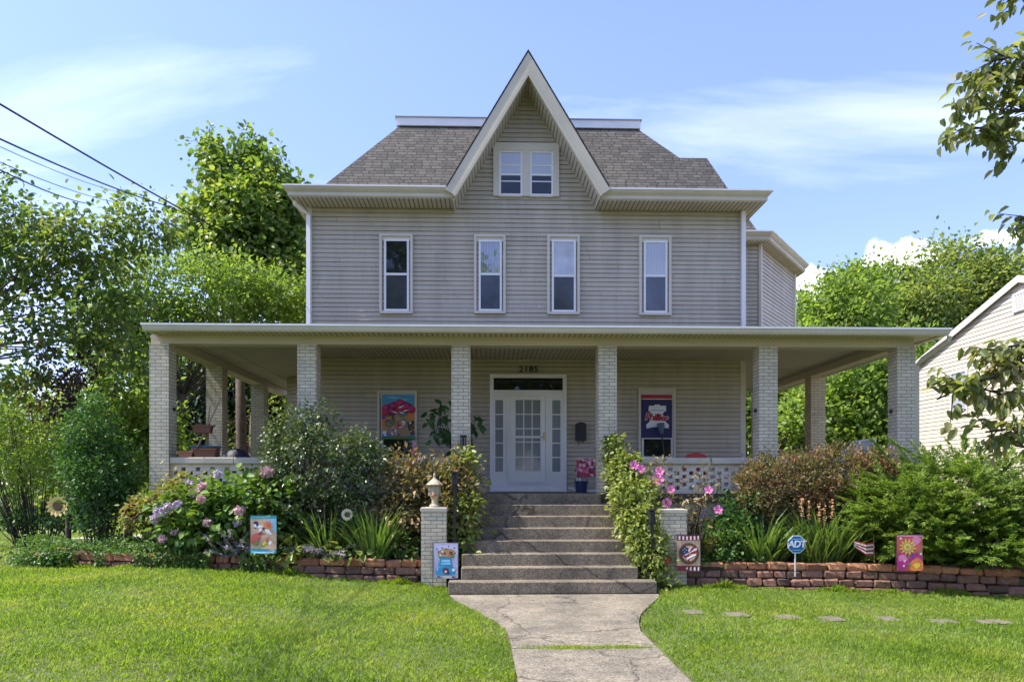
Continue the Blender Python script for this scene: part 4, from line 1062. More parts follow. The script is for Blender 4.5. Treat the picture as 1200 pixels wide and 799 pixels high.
# --- hydrangea
hy = bush('hydrangea', 'broad leafed hydrangea with fading pink and mauve flower heads', 'shrub', (W(250, 630, 13.75).x, 13.75, 0.5),
     [E(290, 588, 13.7, 50, 34, .5), E(225, 606, 13.65, 45, 36, .45), E(318, 600, 13.6, 30, 40, .4), E(255, 620, 13.55, 55, 28, .35)], 260, 13, 0.13, 0.135, 0.38, LM['hydrangea'], up=0.9, droop=0.35, lo=0.6, group=BED, wide=True, outw=0.9)
for px, py, r, m_ in ((228, 577, .12, 'palepink'), (237, 570, .10, 'palepink'), (236, 585, .09, 'palepink'), (187, 600, .13, 'mauve'), (198, 594, .11, 'mauve'), (182, 608, .10, 'mauve'), (281, 598, .11, 'palepink'), (255, 555, .09, 'mauve'), (313, 553, .13, 'palepink'), (208, 591, .09, 'mauve'), (190, 631, .08, 'palepink'), (243, 612, .09, 'palepink'), (222, 566, .08, 'mauve'), (278, 612, .09, 'mauve'), (204, 623, .07, 'palepink')):
    ball_flower(hy, W(px, py, 13.12 + 0.25 * (py < 580)), r, PET[m_])
bush('golden_shrub', 'yellow green leafed shrub beside the left corner porch post, behind the hydrangea', 'shrub', (W(188, 620, 13.9).x, 13.9, 0.5),
     [E(188, 594, 13.95, 30, 26, .3), E(212, 576, 14.0, 26, 16, .25), E(168, 606, 13.9, 18, 22, .3)], 110, 16, 0.10, 0.085, 0.30, LM['golden'], up=0.7, droop=0.2, group=BED, wide=True)
# --- dense dark upright shrub on the lawn corner
bush('upright_shrub', 'dense vivid dark green upright shrub tapering to its foot', 'shrub', (W(118, 640, 14.6).x, 14.6, 0.45),
     [E(118, 560, 14.6, 40, 50, .6), E(112, 505, 14.6, 26, 40, .45), E(120, 600, 14.55, 26, 30, .4), E(92, 540, 14.6, 16, 34, .35), E(146, 560, 14.6, 16, 36, .35)], 330, 32, 0.11, 0.075, 0.28, LM['darkgreen'], up=0.5, lo=0.6, nst=24)
# --- ground cover trailing over the wall
gc = thing('groundcover', 'low bright green creeper spreading over the bed and trailing over its wall', 'groundcover', (W(120, 655, 13.6).x, 13.6, 0.55), BED)
n = 8500
px_ = rng.uniform(20, 330, n); yy = 13.12 + rng.uniform(0, 1, n) ** 1.3 * 1.25
xx = np.array([WX(a, b) for a, b in zip(px_, yy)]); hh = 0.56 + 0.18 * np.abs(np.sin(xx * 2.3 + yy * 3)) * rng.uniform(0.2, 1, n) + 0.12 * (yy - 13.1)
over = rng.random(n) < 0.34; sel = (np.sin(xx * 3.1) + np.sin(xx * 7.3) * .6 > -0.45) | (xx < XBL + 0.9)
yw = np.interp(xx, lp[1:, 0], lp[1:, 1]); tr_ = over & sel
yy = np.where(tr_, yw - rng.uniform(0.02, 0.10, n), yy); hh = np.where(tr_, rng.uniform(0.32, 0.64, n), hh)
keep = tr_ | (yy > yw + 0.02); xx, yy, hh, tr_ = xx[keep], yy[keep], hh[keep], tr_[keep]; n = len(xx)
P = np.stack([xx, yy, hh], 1); D = nrm(rng.normal(size=(n, 3)) + np.where(tr_[:, None], np.array([[0, -0.8, -0.9]]), np.array([[0, -0.3, 0.4]])))
leaves('foliage', LM['cover'], gc, P, D, nrm(rng.normal(size=(n, 3)) * .5 + np.array([0, -.4, 1])), 0.062 * rng.uniform(.6, 1.4, n), 0.022, fold=0.3)
# creeper heap covering the wall's outer corner
bush('creeper_mound', 'mound of creeper with dry stalks hiding the outer corner of the left retaining wall', 'creeper', (W(35, 665, 13.6).x, 13.6, 0.3),
     [E(40, 660, 13.55, 24, 12, .35), E(75, 655, 13.4, 26, 12, .25)], 70, 18, 0.06, 0.06, 0.32, LM['darkgreen'], up=0.7, zmin=0.28, group=BED, nst=6)
# --- silver plants
for (px, py, y, k_, lb) in ((272, 640, 13.2, 1.0, 'silver leafed woolly plant sprawling over the wall beside the teal bordered flag'), (378, 650, 13.25, 0.8, 'pale sprawling silver plant at the wall edge under the strap leafed clumps')):
    t = thing('silver_plant', lb, 'plant', (WX(px, y), y, 0.52), BED)
    n = int(900 * k_); st_ = []
    c = Vector((WX(px, y), y, 0.54)); mb = MB(); PP, DD = [], []
    for s in range(int(26 * k_)):
        g = rnd.uniform(0, 6.283); d = Vector((math.cos(g) * 0.6, math.sin(g) * 0.35 - 0.12, rnd.uniform(0.1, 0.9) if k_ > .9 else rnd.uniform(-.05, .35))).normalized(); ln_ = rnd.uniform(0.4, 0.8)
        p0 = c + Vector((rnd.uniform(-.2, .2), rnd.uniform(-.05, .1), 0)); p1 = p0 + d * ln_ * .5; p2 = p0 + d * ln_ + Vector((0, 0, -0.06))
        mb.tube([p0, p1, p2], [.007, .006, .004], 5)
        for q_ in range(20): f_ = rnd.uniform(.2, 1); p = p0.lerp(p1, f_ * 2) if f_ < .5 else p1.lerp(p2, f_ * 2 - 1); PP.append(p); DD.append(d + Vector((rnd.gauss(0, .7), rnd.gauss(0, .7), rnd.gauss(0, .7))))
    mb.build('stem', LM['silver'], t, uv=False)
    leaves('foliage', LM['silver'], t, np.array(PP), np.array(DD), nrm(rng.normal(size=(len(PP), 3)) + np.array([0, 0, 1])), 0.075, 0.016, fold=0.3)
# trailing bit over wall
# --- strap leaf clumps
for px, py, y, rx_, L_, lb in ((385, 640, 13.55, .30, .78, 'strap leafed clump between the teal bordered flag and the daisy ornament'), (440, 650, 13.35, .22, .80, 'upright strap leafed clump closest to the left pier'), (432, 612, 13.85, .35, .72, 'strap leafed clump behind, against the dark shrub')):
    t = thing('iris_clump', lb, 'plant', (WX(px, y), y, 0.45), 'strap leafed clumps'); blades('foliage', LM['iris'], t, (WX(px, y), y, 0.42), 210, rx_, .18, L_ * 1.3, .018, .38, .20)
# --- bronze leafed shrub
bz = bush('bronze_shrub', 'loose bronze and green leafed shrub between the stone lantern and the porch', 'shrub', (W(500, 640, 13.75).x, 13.75, 0.45),
     [E(495, 590, 13.8, 48, 45, .45), E(475, 555, 13.9, 28, 22, .35), E(534, 590, 13.7, 22, 42, .35), E(465, 610, 13.6, 26, 34, .35), E(530, 560, 13.9, 24, 25, .3)], 260, 17, 0.13, 0.11, 0.24, LM['bronze'], up=0.6, droop=0.25, group=BED, lo=0.5, nst=30)
bush('leafy_shrub', 'fresh green leafy shrub climbing between the lantern and the steps, hiding the left railing', 'shrub', (W(548, 640, 13.6).x, 13.6, 0.3),
     [E(544, 552, 13.95, 14, 24, .22), E(546, 605, 13.55, 16, 32, .22), E(540, 635, 13.3, 14, 22, .16)], 100, 13, 0.10, 0.11, 0.28, LM['vine'], up=0.7, droop=0.4, wide=True, zmin=0.2)
bush('edging_plant', 'low green leafy plant beside the left pier at the wall', 'plant', (W(470, 650, 13.3).x, 13.3, 0.45),
     [E(472, 640, 13.3, 26, 16, .18), E(390, 655, 13.25, 40, 8, .12)], 50, 14, 0.06, 0.07, 0.34, LM['cover'], up=0.8, group=BED, zmin=0.45, wide=True)

bush('hosta', 'low pale green broad leafed clump between the daisy ornament and the left pier', 'plant', (WX(415, 13.35), 13.35, .45), [E(415, 648, 13.3, 30, 10, .16), E(345, 645, 13.3, 26, 12, .18)], 44, 9, .09, .15, .36, LM['vine'], up=.9, droop=.3, wide=True, group=BED, zmin=.45, nst=4)
# --- right side
vn = bush('climbing_vine', 'pale green climbing vine smothering the iron railing beside the steps', 'vine', (W(745, 670, 12.9).x, 12.9, 0.2),
     [E(734, 560, 13.9, 19, 30, .22), E(745, 600, 13.45, 26, 44, .28), E(757, 632, 13.05, 22, 40, .22), E(720, 528, 14.15, 9, 18, .12), E(766, 655, 12.85, 12, 26, .15)], 360, 20, 0.075, 0.08, 0.34, LM['vine'], up=0.5, droop=0.6, lo=0.6, wide=True, zmin=0.1)
hb = bush('hibiscus', 'hibiscus with large pink open flowers behind the right pier', 'shrub', (W(800, 640, 13.7).x, 13.7, 0.36),
     [E(800, 590, 13.75, 42, 26, .3), E(770, 560, 13.8, 26, 22, .25), E(815, 620, 13.6, 36, 22, .25), E(832, 570, 13.8, 16, 20, .2)], 75, 9, 0.11, 0.10, 0.22, LM['bronze'], up=0.5, droop=0.2, zmin=0.42, nst=36)
for px, py, y, r in ((743, 545, 13.5, .13), (751, 549, 13.48, .11), (771, 562, 13.42, .15), (773, 552, 13.55, .12), (786, 573, 13.4, .10), (781, 589, 13.35, .13), (830, 574, 13.4, .11), (841, 597, 13.3, .12)):
    hibiscus_flower(hb, W(px, py, y), r * .68, (rnd.uniform(-.35, .35), -1, rnd.uniform(-.1, .3)), [PET['pink'], PET['throat'], PET['cream']])
lv = thing('lavender_clump', 'thin stemmed grassy tuft with dusky seed heads right behind the right pier', 'plant', (WX(815, 13.5), 13.5, 0.36), BED)
blades('foliage', LM['bronze'], lv, (WX(818, 13.5), 13.5, .36), 240, .22, .18, .70, .007, .35, .15)
bush('flowering_annual', 'low green bedding plant with a red bloom beside the striped heart flag', 'plant', (W(845, 650, 13.35).x, 13.35, 0.36),
     [E(845, 640, 13.35, 28, 18, .2), E(835, 655, 13.25, 20, 8, .12), E(880, 648, 13.4, 16, 14, .15)], 80, 14, 0.07, 0.075, 0.34, LM['cover'], up=0.8, wide=True, group=BED)
mn = bush('leafy_perennial', 'dark green leafy perennial filling the bed below the pierced porch wall', 'plant', (W(865, 640, 13.6).x, 13.6, 0.36),
     [E(868, 600, 13.9, 22, 26, .3), E(858, 622, 13.7, 30, 20, .25)], 80, 14, 0.09, 0.09, 0.32, LM['darkgreen'], up=0.8, wide=True, group=BED)
for px, y, rx_, L_, n_, lb in ((893, 13.5, .30, .85, 150, 'broad strap leafed clump just left of the round blue sign'), (965, 13.5, .45, .95, 300, 'wide arching strap leafed clump with orange spikes, right of the blue sign'), (1008, 13.75, .35, .85, 170, 'arching strap leafed clump against the juniper')):
    t = thing('daylily_clump', lb, 'plant', (WX(px, y), y, .36), 'strap leafed clumps'); blades('foliage', LM['iris'], t, (WX(px, y), y, .34), int(n_ * 1.3), rx_, .2, L_ * 1.2, .014 if px > 900 else .024, .42, .24)
    if px == 965:
        for q_, (fx, fy) in enumerate(((940, 593), (948, 597), (960, 600), (966, 603), (975, 595))):
            c = W(fx, fy - 3, 13.25); mb = MB(); mb.tube([(c.x + .02, 13.3, .36), (c.x, 13.25, c.z)], .007, 5); mb.build('flower_stalk', LM['iris'], t, uv=False)
            k = 60; P = np.array(c) + np.stack([rng.normal(size=k) * .011, rng.normal(size=k) * .011, rng.uniform(-.22, .12, k)], 1)
            leaves('flower_spike', PET['salmon'], t, P, nrm(rng.normal(size=(k, 3)) * np.array([1, 1, .2]) + np.array([0, 0, -.5])), rng.normal(size=(k, 3)), .034, .010)
bush('barberry_hedge', 'long bronze purple twiggy hedge in front of the right end of the porch', 'hedge', (W(955, 600, 13.9).x, 13.9, 0.36),
     [E(925, 565, 13.95, 62, 38, .42), E(985, 562, 13.95, 62, 42, .42), E(890, 575, 13.9, 30, 32, .35), E(950, 590, 13.95, 85, 30, .22), E(1030, 560, 13.95, 34, 38, .35)], 900, 22, 0.075, 0.062, 0.25, LM['barberry'], up=0.3, droop=-.5, lo=0.6, nst=60, group=BED)
# --- juniper: layered feathery sprays
jn = thing('juniper', 'huge spreading feathery green juniper spilling over the right retaining wall', 'shrub', (W(1110, 660, 13.2).x, 13.2, 0.3))
ells = [E(1100, 600, 13.5, 95, 62, .9), E(1165, 590, 13.4, 75, 62, .9), E(1060, 610, 13.3, 55, 52, .6), E(1130, 640, 13.0, 85, 38, .7), E(1190, 640, 12.9, 60, 40, .7)]
cents, dirs = [], []
for c, r in ells:
    p, d = in_ell(c, r, int(640 * r[0] * r[2]), 0.62); cents.append(p); dirs.append(d)
Cn = np.concatenate(cents); Dn = np.concatenate(dirs); k2 = (Cn[:, 2] > 0.42); k2 &= np.sin(Cn[:, 2] * 12.5 + Cn[:, 0] * 1.7 + Cn[:, 1] * 2.3) > -0.62; Cn, Dn = Cn[k2], Dn[k2]
axis = nrm(Dn * np.array([1.0, 1.0, 0.12]) + rng.normal(size=Cn.shape) * 0.28 + np.array([-0.15, -0.12, 0.12]))
m_ = 95; ln_ = rng.uniform(.28, .6, len(Cn)); f_ = rng.uniform(0, 1, (len(Cn), m_))
sid = nrm(np.cross(axis, np.array([0, 0, 1.0]))); sgn = rng.choice([-1, 1], (len(Cn), m_))
g_ = rng.uniform(0, 1, (len(Cn), m_))
P = Cn[:, None, :] + axis[:, None, :] * (f_ * ln_[:, None])[..., None] + (sid[:, None, :] * sgn[..., None] + axis[:, None, :] * .9) * (g_ * (1 - f_) * .24 * ln_[:, None])[..., None] + np.array([0, 0, -0.12]) * (g_ * (1 - f_))[..., None] * 0.4 + rng.normal(size=(len(Cn), m_, 3)) * 0.010
D = axis[:, None, :] * 0.8 + sid[:, None, :] * (sgn * (0.75 * (1 - f_ * .7)))[..., None] + rng.normal(size=P.shape) * .18 + np.array([0, 0, .12])
Pj = P.reshape(-1, 3); Dj = D.reshape(-1, 3); kk = Pj[:, 2] > 0.3; Pj, Dj = Pj[kk], Dj[kk]
leaves('foliage', LM['juniper'], jn, Pj, Dj, nrm(rng.normal(size=Pj.shape) * .35 + np.array([0, -.3, 1])), 0.072 * rng.uniform(.6, 1.3, len(Pj)), .010, fold=.2, curl=.1)
mb = MB()
for q_ in range(26):
    i = rng.integers(len(Cn)); b = Vector((WX(1110, 13.3) + rnd.uniform(-.8, .8), 13.35, .3)); c = Vector(Cn[i]); mb.tube([b, b.lerp(c, .5) + Vector((0, 0, .2)), c], [.035, .02, .006], 6)
# two long shoots that stand out of the top
sh = []
for a, b in ((W(1040, 535, 13.5), W(1012, 506, 13.5)), (W(1085, 540, 13.5), W(1040, 515, 13.45)), (W(1131, 530, 13.6), W(1130, 512, 13.6))):
    mb.tube([a, b], [.012, .005], 5)
    k = 90; ff = rng.uniform(0, 1, k); leaves('shoot', LM['juniper'], jn, np.array(a) + (np.array(b) - np.array(a)) * ff[:, None], nrm((np.array(b) - np.array(a)) * 3 + rng.normal(size=(k, 3)) * .5), nrm(rng.normal(size=(k, 3)) + np.array([0, 0, .6])), .12, .014)
mb.build('stem', M['bark'], jn, uv=False)
# plant on the porch behind the third post
pt = thing('potted_plant', 'tall big leafed pot plant standing on the porch behind the third post', 'plant', (WX(530, 15.9), 15.9, ZF))
mb = MB(); mb.lathe((WX(530, 15.9), 15.9, ZF), [(.16, 0), (.21, .34), (.225, .35), (.225, .40), (.19, .40)], 16); mb.build('pot', flat('clay_pot', (.35, .15, .08)), pt)
PP, DD = [], []; mb = MB()
for px, py in ((512, 482), (505, 492), (520, 490), (515, 505), (525, 512), (557, 497), (553, 510), (560, 490), (520, 475), (530, 520), (548, 502), (510, 512)):
    c = W(px, py, 15.9); mb.tube([(WX(530, 15.9), 15.9, ZF + .38), (WX(530, 15.9), 15.88, ZF + .9), c], [.014, .01, .005], 5)
    for q_ in range(9): PP.append(c + Vector((rnd.gauss(0, .08), rnd.gauss(0, .08), rnd.gauss(0, .08)))); DD.append(Vector((rnd.gauss(0, 1), rnd.gauss(0, .6), -.7 + rnd.gauss(0, .4))))
mb.build('stem', M['darkbark'], pt, uv=False); leaves('foliage', LM['darkgreen'], pt, np.array(PP), np.array(DD), nrm(rng.normal(size=(len(PP), 3)) + np.array([0, -1, 1])), .20, .05, wide=True)

# ------------------------------------------------------------------ trees
BG = 'trees around the house'
# pear boughs reaching in from the right, trunk out of frame
def bough_tree(name, label, base, top, boughs, lsize, per, spread, lm, r0, asp=.30):
    t = thing(name, label, 'tree', base); mb = MB(); base = Vector(base); top = Vector(top)
    mb.tube([base, base.lerp(top, .5) + Vector((.05, .05, 0)), top], [r0, r0 * .8, r0 * .45], 10)
    PP, DD, NN = [], [], []
    for start, pts, dens in boughs:
        s = base.lerp(top, start); path = [s] + [Vector(p) for p in pts]
        rr = [r0 * .09 * (1 - i / len(path)) + .004 for i in range(len(path))]; mb.tube(path, rr, 6)
        tot = path[1:] ; L_ = sum((b - a).length for a, b in zip(tot[:-1], tot[1:]))
        segs = list(zip(path[1:-1], path[2:])) or [(path[0], path[1])]
        for a, b in segs:
            d = (b - a); nsub = max(2, int(d.length / .065 * dens))
            for q_ in range(nsub):
                p = a.lerp(b, rnd.random()); tw_ = (d.normalized() * .5 + Vector((rnd.gauss(0, .7), rnd.gauss(0, .7), rnd.gauss(-.1, .6)))).normalized() * rnd.uniform(.12, .42) * spread
                mb.tube([p, p + tw_], [.006, .003], 4, cap=False)
                for z_ in range(per + 2):
                    f_ = rnd.uniform(.3, 1.1); PP.append(p + tw_ * f_ + Vector((rnd.gauss(0, .03), rnd.gauss(0, .03), rnd.gauss(0, .03)))); DD.append(tw_.normalized() * .6 + Vector((rnd.gauss(0, .6), rnd.gauss(0, .6), rnd.gauss(-.55, .4)))); NN.append(Vector((rnd.gauss(0, .6), rnd.gauss(-.3, .6), 1)))
    mb.build('trunk', M['darkbark'], t, smooth=True, uv=False)
    n = len(PP); leaves('crown', lm, t, np.array(PP), np.array(DD), np.array(NN), lsize * rng.uniform(.65, 1.25, n), lsize * asp * rng.uniform(.8, 1.2, n), fold=.35, curl=.25, wide=True)
    return t
Y = 6.2
bough_tree('pear_tree', 'glossy leafed tree whose boughs hang into view in front of the pale neighbouring house', (6.6, 6.6, -.15), (6.9, 6.5, 7.0),
    [(.30, [W(1215, 395, Y), W(1190, 405, Y), W(1160, 410, Y)], 1.7), (.30, [W(1210, 430, Y), W(1170, 440, Y), W(1130, 452, Y), W(1098, 468, Y)], 1.5), (.28, [W(1215, 460, Y), W(1185, 465, Y), W(1150, 455, Y)], 1.7), (.25, [W(1215, 500, Y), W(1185, 502, Y), W(1155, 506, Y)], 1.3), (.22, [W(1215, 525, Y), W(1190, 522, Y)], 1.2), (.3, [W(1215, 410, Y), W(1180, 430, Y)], 1.8),
     (.55, [W(1220, 245, Y), W(1195, 258, Y)], 1.6), (.75, [W(1230, 130, Y), W(1190, 130, Y), W(1150, 150, Y), W(1125, 152, Y)], 2.2), (.78, [W(1225, 95, Y), W(1180, 88, Y), W(1150, 95, Y), W(1132, 118, Y)], 2.0), (.8, [W(1225, 75, Y), W(1190, 66, Y), W(1160, 72, Y)], 2.0), (.72, [W(1225, 165, Y), W(1195, 165, Y), W(1170, 160, Y)], 1.3), (.9, [W(1225, -10, Y), W(1185, -6, Y)], 1.5)],
    .098, 8, .7, LM['bough'], .16)
# dark pear-like tree at the left edge, trunk out of frame
tree('fruit_tree', 'dark small leafed tree at the left edge with sky showing through its open crown', 'tree', (-12.5, 16.6, .3), (-12.0, 16.3, 4.6),
     [E(25, 300, 16.2, 75, 62, 1.0), E(95, 290, 16.0, 65, 46, .9), E(165, 265, 16.4, 45, 34, .8), E(60, 385, 16.0, 85, 30, .8), E(-20, 250, 16.2, 45, 60, 1.0), E(125, 350, 15.9, 45, 34, .7), E(150, 412, 15.9, 42, 20, .6), E(30, 440, 16.0, 55, 18, .6)],
     500, 18, .18, .12, .34, LM['pear'], .18, .09, nl=24, up=.4, droop=.4, lo=.25, wide=True)
tree('catalpa_tree', 'tall bright green big leafed tree rising over the left porch roof', 'tree', (WX(285, 24), 24, .3), (WX(280, 24), 24, 6.5),
     [E(300, 300, 24, 60, 55, 1.6), E(258, 218, 24, 18, 45, .7), E(312, 212, 24.3, 24, 38, .8), E(345, 250, 24.5, 24, 40, .9), E(240, 270, 24, 30, 40, 1.0), E(290, 250, 23.6, 46, 46, 1.2), E(291, 172, 24.2, 9, 26, .35), E(246, 178, 24, 10, 26, .35), E(335, 330, 23.5, 40, 40, 1)],
     1150, 17, .22, .165, .42, LM['catalpa'], .22, .12, nl=30, up=.6, droop=.55, lo=.35, wide=True)
tree('pale_tree', 'pale yellow green fine leafed tree spreading behind the left porch roof', 'tree', (WX(215, 19.5) - 1.2, 20.5, .3), (WX(215, 20.5), 20.5, 4.2),
     [E(245, 345, 20.8, 75, 44, 1.2), E(180, 345, 20.4, 55, 48, 1.1), E(320, 350, 21.5, 50, 38, 1.2), E(345, 375, 21.5, 30, 25, .9), E(200, 390, 20.4, 60, 36, 1.0), E(130, 395, 20.4, 45, 45, 1.0)],
     620, 30, .22, .125, .30, LM['pale'], .16, .08, nl=24, up=.6, droop=.2, lo=.4)
tree('conifer', 'dark drooping conifer seen through the left porch between the two brick posts', 'tree', (WX(250, 28), 28, .3), (WX(250, 28), 28, 8.0),
     [E(255, 460, 28, 75, 40, 1.6), E(235, 510, 28, 80, 40, 1.6), E(285, 420, 28, 50, 40, 1.4), E(310, 500, 28, 60, 50, 1.6)], 520, 30, .30, .30, .17, LM['conifer'], .25, .06, nl=20, up=.3, droop=.8, lo=.3)
tree('shade_tree', 'mid green tree with a thick dark trunk behind the left porch, beside the house wall', 'tree', (WX(308, 26), 26, .3), (WX(300, 26), 26, 4.2),
     [E(330, 440, 27.5, 60, 40, 1.2), E(300, 520, 27.5, 60, 40, 1.2), E(345, 500, 27, 40, 50, 1.2), E(200, 560, 27, 60, 30, 1.0)], 330, 30, .3, .2, .32, LM['wood'], .32, .2, nl=16, up=.5, droop=.3)
tree('purple_plum', 'thin purple leafed tree with bare dark stems left of the porch', 'tree', (WX(80, 15.8), 15.8, .3), (WX(85, 15.8), 15.8, 3.6),
     [E(85, 430, 15.8, 40, 26, .6), E(65, 470, 15.8, 26, 26, .5), E(100, 475, 15.8, 18, 32, .4)], 60, 13, .16, .10, .3, LM['purple'], .06, .04, nl=26, droop=.3, lo=.3, bark='darkbark')
tree('screen_tree', 'mid green leafy tree filling the gap left of the corner post', 'tree', (WX(150, 18), 18, .3), (WX(150, 18), 18, 3),
     [E(150, 460, 18, 45, 45, 1.0), E(140, 520, 18, 50, 50, 1.0), E(185, 520, 18.5, 30, 60, .9), E(100, 540, 18, 30, 50, .8)], 300, 30, .2, .13, .3, LM['locust'], .1, .05, nl=14, up=.6, droop=.2, lo=.4)
bush('airy_hedge', 'feathery green hedge on bare stems at the far left, the driveway showing beneath', 'hedge', (WX(45, 17.5), 17.5, .3),
     [E(40, 500, 17.5, 60, 40, .9), E(0, 470, 17.5, 50, 40, .9), E(60, 545, 17.3, 50, 30, .8), E(10, 550, 17.3, 50, 26, .8)], 210, 30, .17, .11, .2, LM['locust'], up=.6, droop=.4, zmin=.5, nst=46, bark='darkbark')
bush('low_hedge', 'low dark green planting along the lawn edge under the airy hedge', 'hedge', (WX(40, 17.5), 17.5, .3), [E(30, 607, 17.6, 60, 9, .4), E(90, 605, 17.0, 40, 9, .4)], 110, 18, .12, .10, .3, LM['darkgreen'], up=.8, zmin=.3)
# trees behind to the right
for i, (px, py, y, r, k, lb, lm_) in enumerate((
    (1085, 395, 46, [(1085, 395, 75, 85), (1120, 340, 70, 55), (1060, 350, 50, 50), (1170, 345, 55, 55), (1160, 410, 70, 60), (1030, 400, 50, 50)], 620, 'broad dome crowned tree behind the pale neighbouring house', 'wood'),
    (985, 400, 40, [(985, 390, 52, 60), (960, 365, 34, 34), (1010, 345, 34, 34), (950, 420, 40, 50), (1000, 440, 60, 50)], 420, 'lighter feathery topped tree right beside the bay roof', 'locust'),
    (930, 480, 34, [(930, 500, 45, 55), (900, 470, 36, 50), (868, 500, 26, 60), (985, 480, 40, 60), (1030, 500, 45, 50), (960, 530, 60, 40)], 420, 'deep green tree seen through the right porch opening', 'wood'),
    (1050, 470, 38, [(1050, 480, 60, 60), (1100, 470, 60, 60), (1010, 455, 40, 40)], 300, 'mid green tree behind the far right corner post', 'wood'))):
    tree('background_tree', lb, 'tree', (WX(px, y), y, -.1), (WX(px, y), y, WZ(px, py + 30, y)), lobes([E(a, b, y + (j % 3) * .8, c, d, 2.6) for j, (a, b, c, d) in enumerate(r)], 5, .36), int(k * 1.9), 30, .46, .27, .33, LM[lm_], .3, .12, nl=16, up=.8, droop=.15, lo=.6, group=BG)
tree('background_tree', 'small rounded tree glimpsed behind the left porch, low under its roof', 'tree', (WX(420, 34), 34, .2), (WX(400, 34), 34, 4), [E(300, 540, 34, 90, 50, 2), E(220, 480, 34, 60, 60, 2), E(130, 500, 34, 70, 70, 2)], 420, 30, .45, .26, .33, LM['wood'], .25, .1, nl=14, up=.6, lo=.4, group=BG)
tree('background_tree', 'leafy tree close behind the far corner of the porch, beside the neighbouring wall', 'tree', (11.0, 30, -.1), (11.0, 30, 3), [E(1040, 470, 29, 45, 50, 1.6), E(1000, 440, 30, 40, 40, 1.6), E(1060, 420, 30, 40, 36, 1.6), E(960, 500, 30, 50, 45, 1.6), E(1040, 530, 29, 50, 40, 1.4)], 480, 30, .36, .22, .33, LM['locust'], .2, .1, nl=16, up=.7, lo=.35, group=BG)
tree('background_tree', 'green tree beyond the driveway at the far left, behind the airy hedge', 'tree', (-20, 36, .3), (-20, 36, 3), [E(60, 520, 35, 70, 50, 2), E(0, 510, 35, 70, 55, 2), E(130, 530, 34, 60, 50, 2), E(20, 570, 33, 90, 24, 1.5), E(110, 575, 32, 70, 24, 1.5)], 420, 28, .42, .25, .33, LM['wood'], .25, .1, nl=14, up=.6, lo=.35, group=BG)
# street trees across the road behind the viewer: what the upper windows mirror
for x_, y_, sh_, lb in ((-8.5, -20, [(0, 9, 4.0, 6), (.5, 17, 3.0, 5.5)], 'very tall street tree across the road, mirrored dark in the first upper window'), (-.4, -20.5, [(0, 8, 2.6, 6), (0, 14.8, 1.0, 3.4), (1.6, 13.5, .8, 3)], 'spired street tree across the road, mirrored in the second upper window'),
                        (5.5, -21, [(0, 8, 3, 6), (-1.2, 13, 1.2, 2.6)], 'street tree across the road, mirrored low in the third upper window'), (14, -20, [(0, 7, 4, 5), (1, 10.5, 2, 2.6)], 'broad street tree across the road, opposite the juniper')):
    tree('street_tree', lb, 'tree', (x_, y_, 0), (x_, y_, 5), [((x_ + a, y_, z_), (r_, r_ * .8, h_)) for a, z_, r_, h_ in sh_], 420, 16, .5, .5, .4, LM['wood'], .3, .15, group='street trees across the road')

# ------------------------------------------------------------------ flags: designs as thin coloured shapes on the cloth
def flag(label, px0, px1, py0, py1, y, cloth, shapes, mats, pole=True, armside=-1, tilt=0.0, zfoot=0.0, group='garden flags'):
    """shapes: list of (material index, [(u,v)...]) with u,v in 0..1 across the cloth"""
    a, b = W(px0, (py0 + py1) / 2, y), W(px1, (py0 + py1) / 2, y); x0, x1 = a.x, b.x; z1 = WZ((px0 + px1) / 2, py0, y); z0 = WZ((px0 + px1) / 2, py1, y)
    t = thing('garden_flag', label, 'garden flag', (x0, y, zfoot), group)
    mb = MB(); nx, nz = 8, 8
    def pt(u, v, off=0.0):
        return (x0 + (x1 - x0) * u + tilt * (v - .5) * .04, y - off + 0.013 * math.sin(u * 5 + v * 2) * (1.1 - v), z0 + (z1 - z0) * v - 0.006 * math.sin(u * 3.1))
    for i in range(nx):
        for j in range(nz):
            q = [pt(i / nx, j / nz), pt((i + 1) / nx, j / nz), pt((i + 1) / nx, (j + 1) / nz), pt(i / nx, (j + 1) / nz)]
            mb.add(q, [(0, 1, 2, 3)], 0); mb.add([(p[0], p[1] + .004, p[2]) for p in q], [(3, 2, 1, 0)], 0)
    for s_, (mi, poly) in enumerate(shapes):
        cu = sum(p[0] for p in poly) / len(poly); cv = sum(p[1] for p in poly) / len(poly)
        off = .0022 + .0011 * s_
        k = len(poly); vs = [pt(cu, cv, off)] + [pt(min(1, max(0, u)), min(1, max(0, v)), off) for u, v in poly]
        mb.add(vs, [(0, 1 + i, 1 + (i + 1) % k) for i in range(k)], mi)
    mb.build('cloth', mats, t, uv=False)
    if pole:
        xp = x0 - .012 if armside < 0 else x1 + .012
        mb = MB(); mb.tube([(xp, y + .008, zfoot - .15), (xp, y + .008, z1 + .012), (x1 + .02 if armside < 0 else x0 - .02, y + .008, z1 + .012)], .006, 6); mb.build('pole', M['black'], t)
    return t
def circ(u, v, r, n=14, ar=1.0, a0=0.0):
    return [(u + r * math.cos(a0 + 6.2832 * k / n), v + r * ar * math.sin(a0 + 6.2832 * k / n)) for k in range(n)]
def star(u, v, r1, r2, n, ar=1.0, a0=0.3):
    return [(u + (r1 if k % 2 == 0 else r2) * math.cos(a0 + math.pi * k / n), v + (r1 if k % 2 == 0 else r2) * ar * math.sin(a0 + math.pi * k / n)) for k in range(2 * n)]
def rc(a, b, c, d): return [(a, c), (b, c), (b, d), (a, d)]
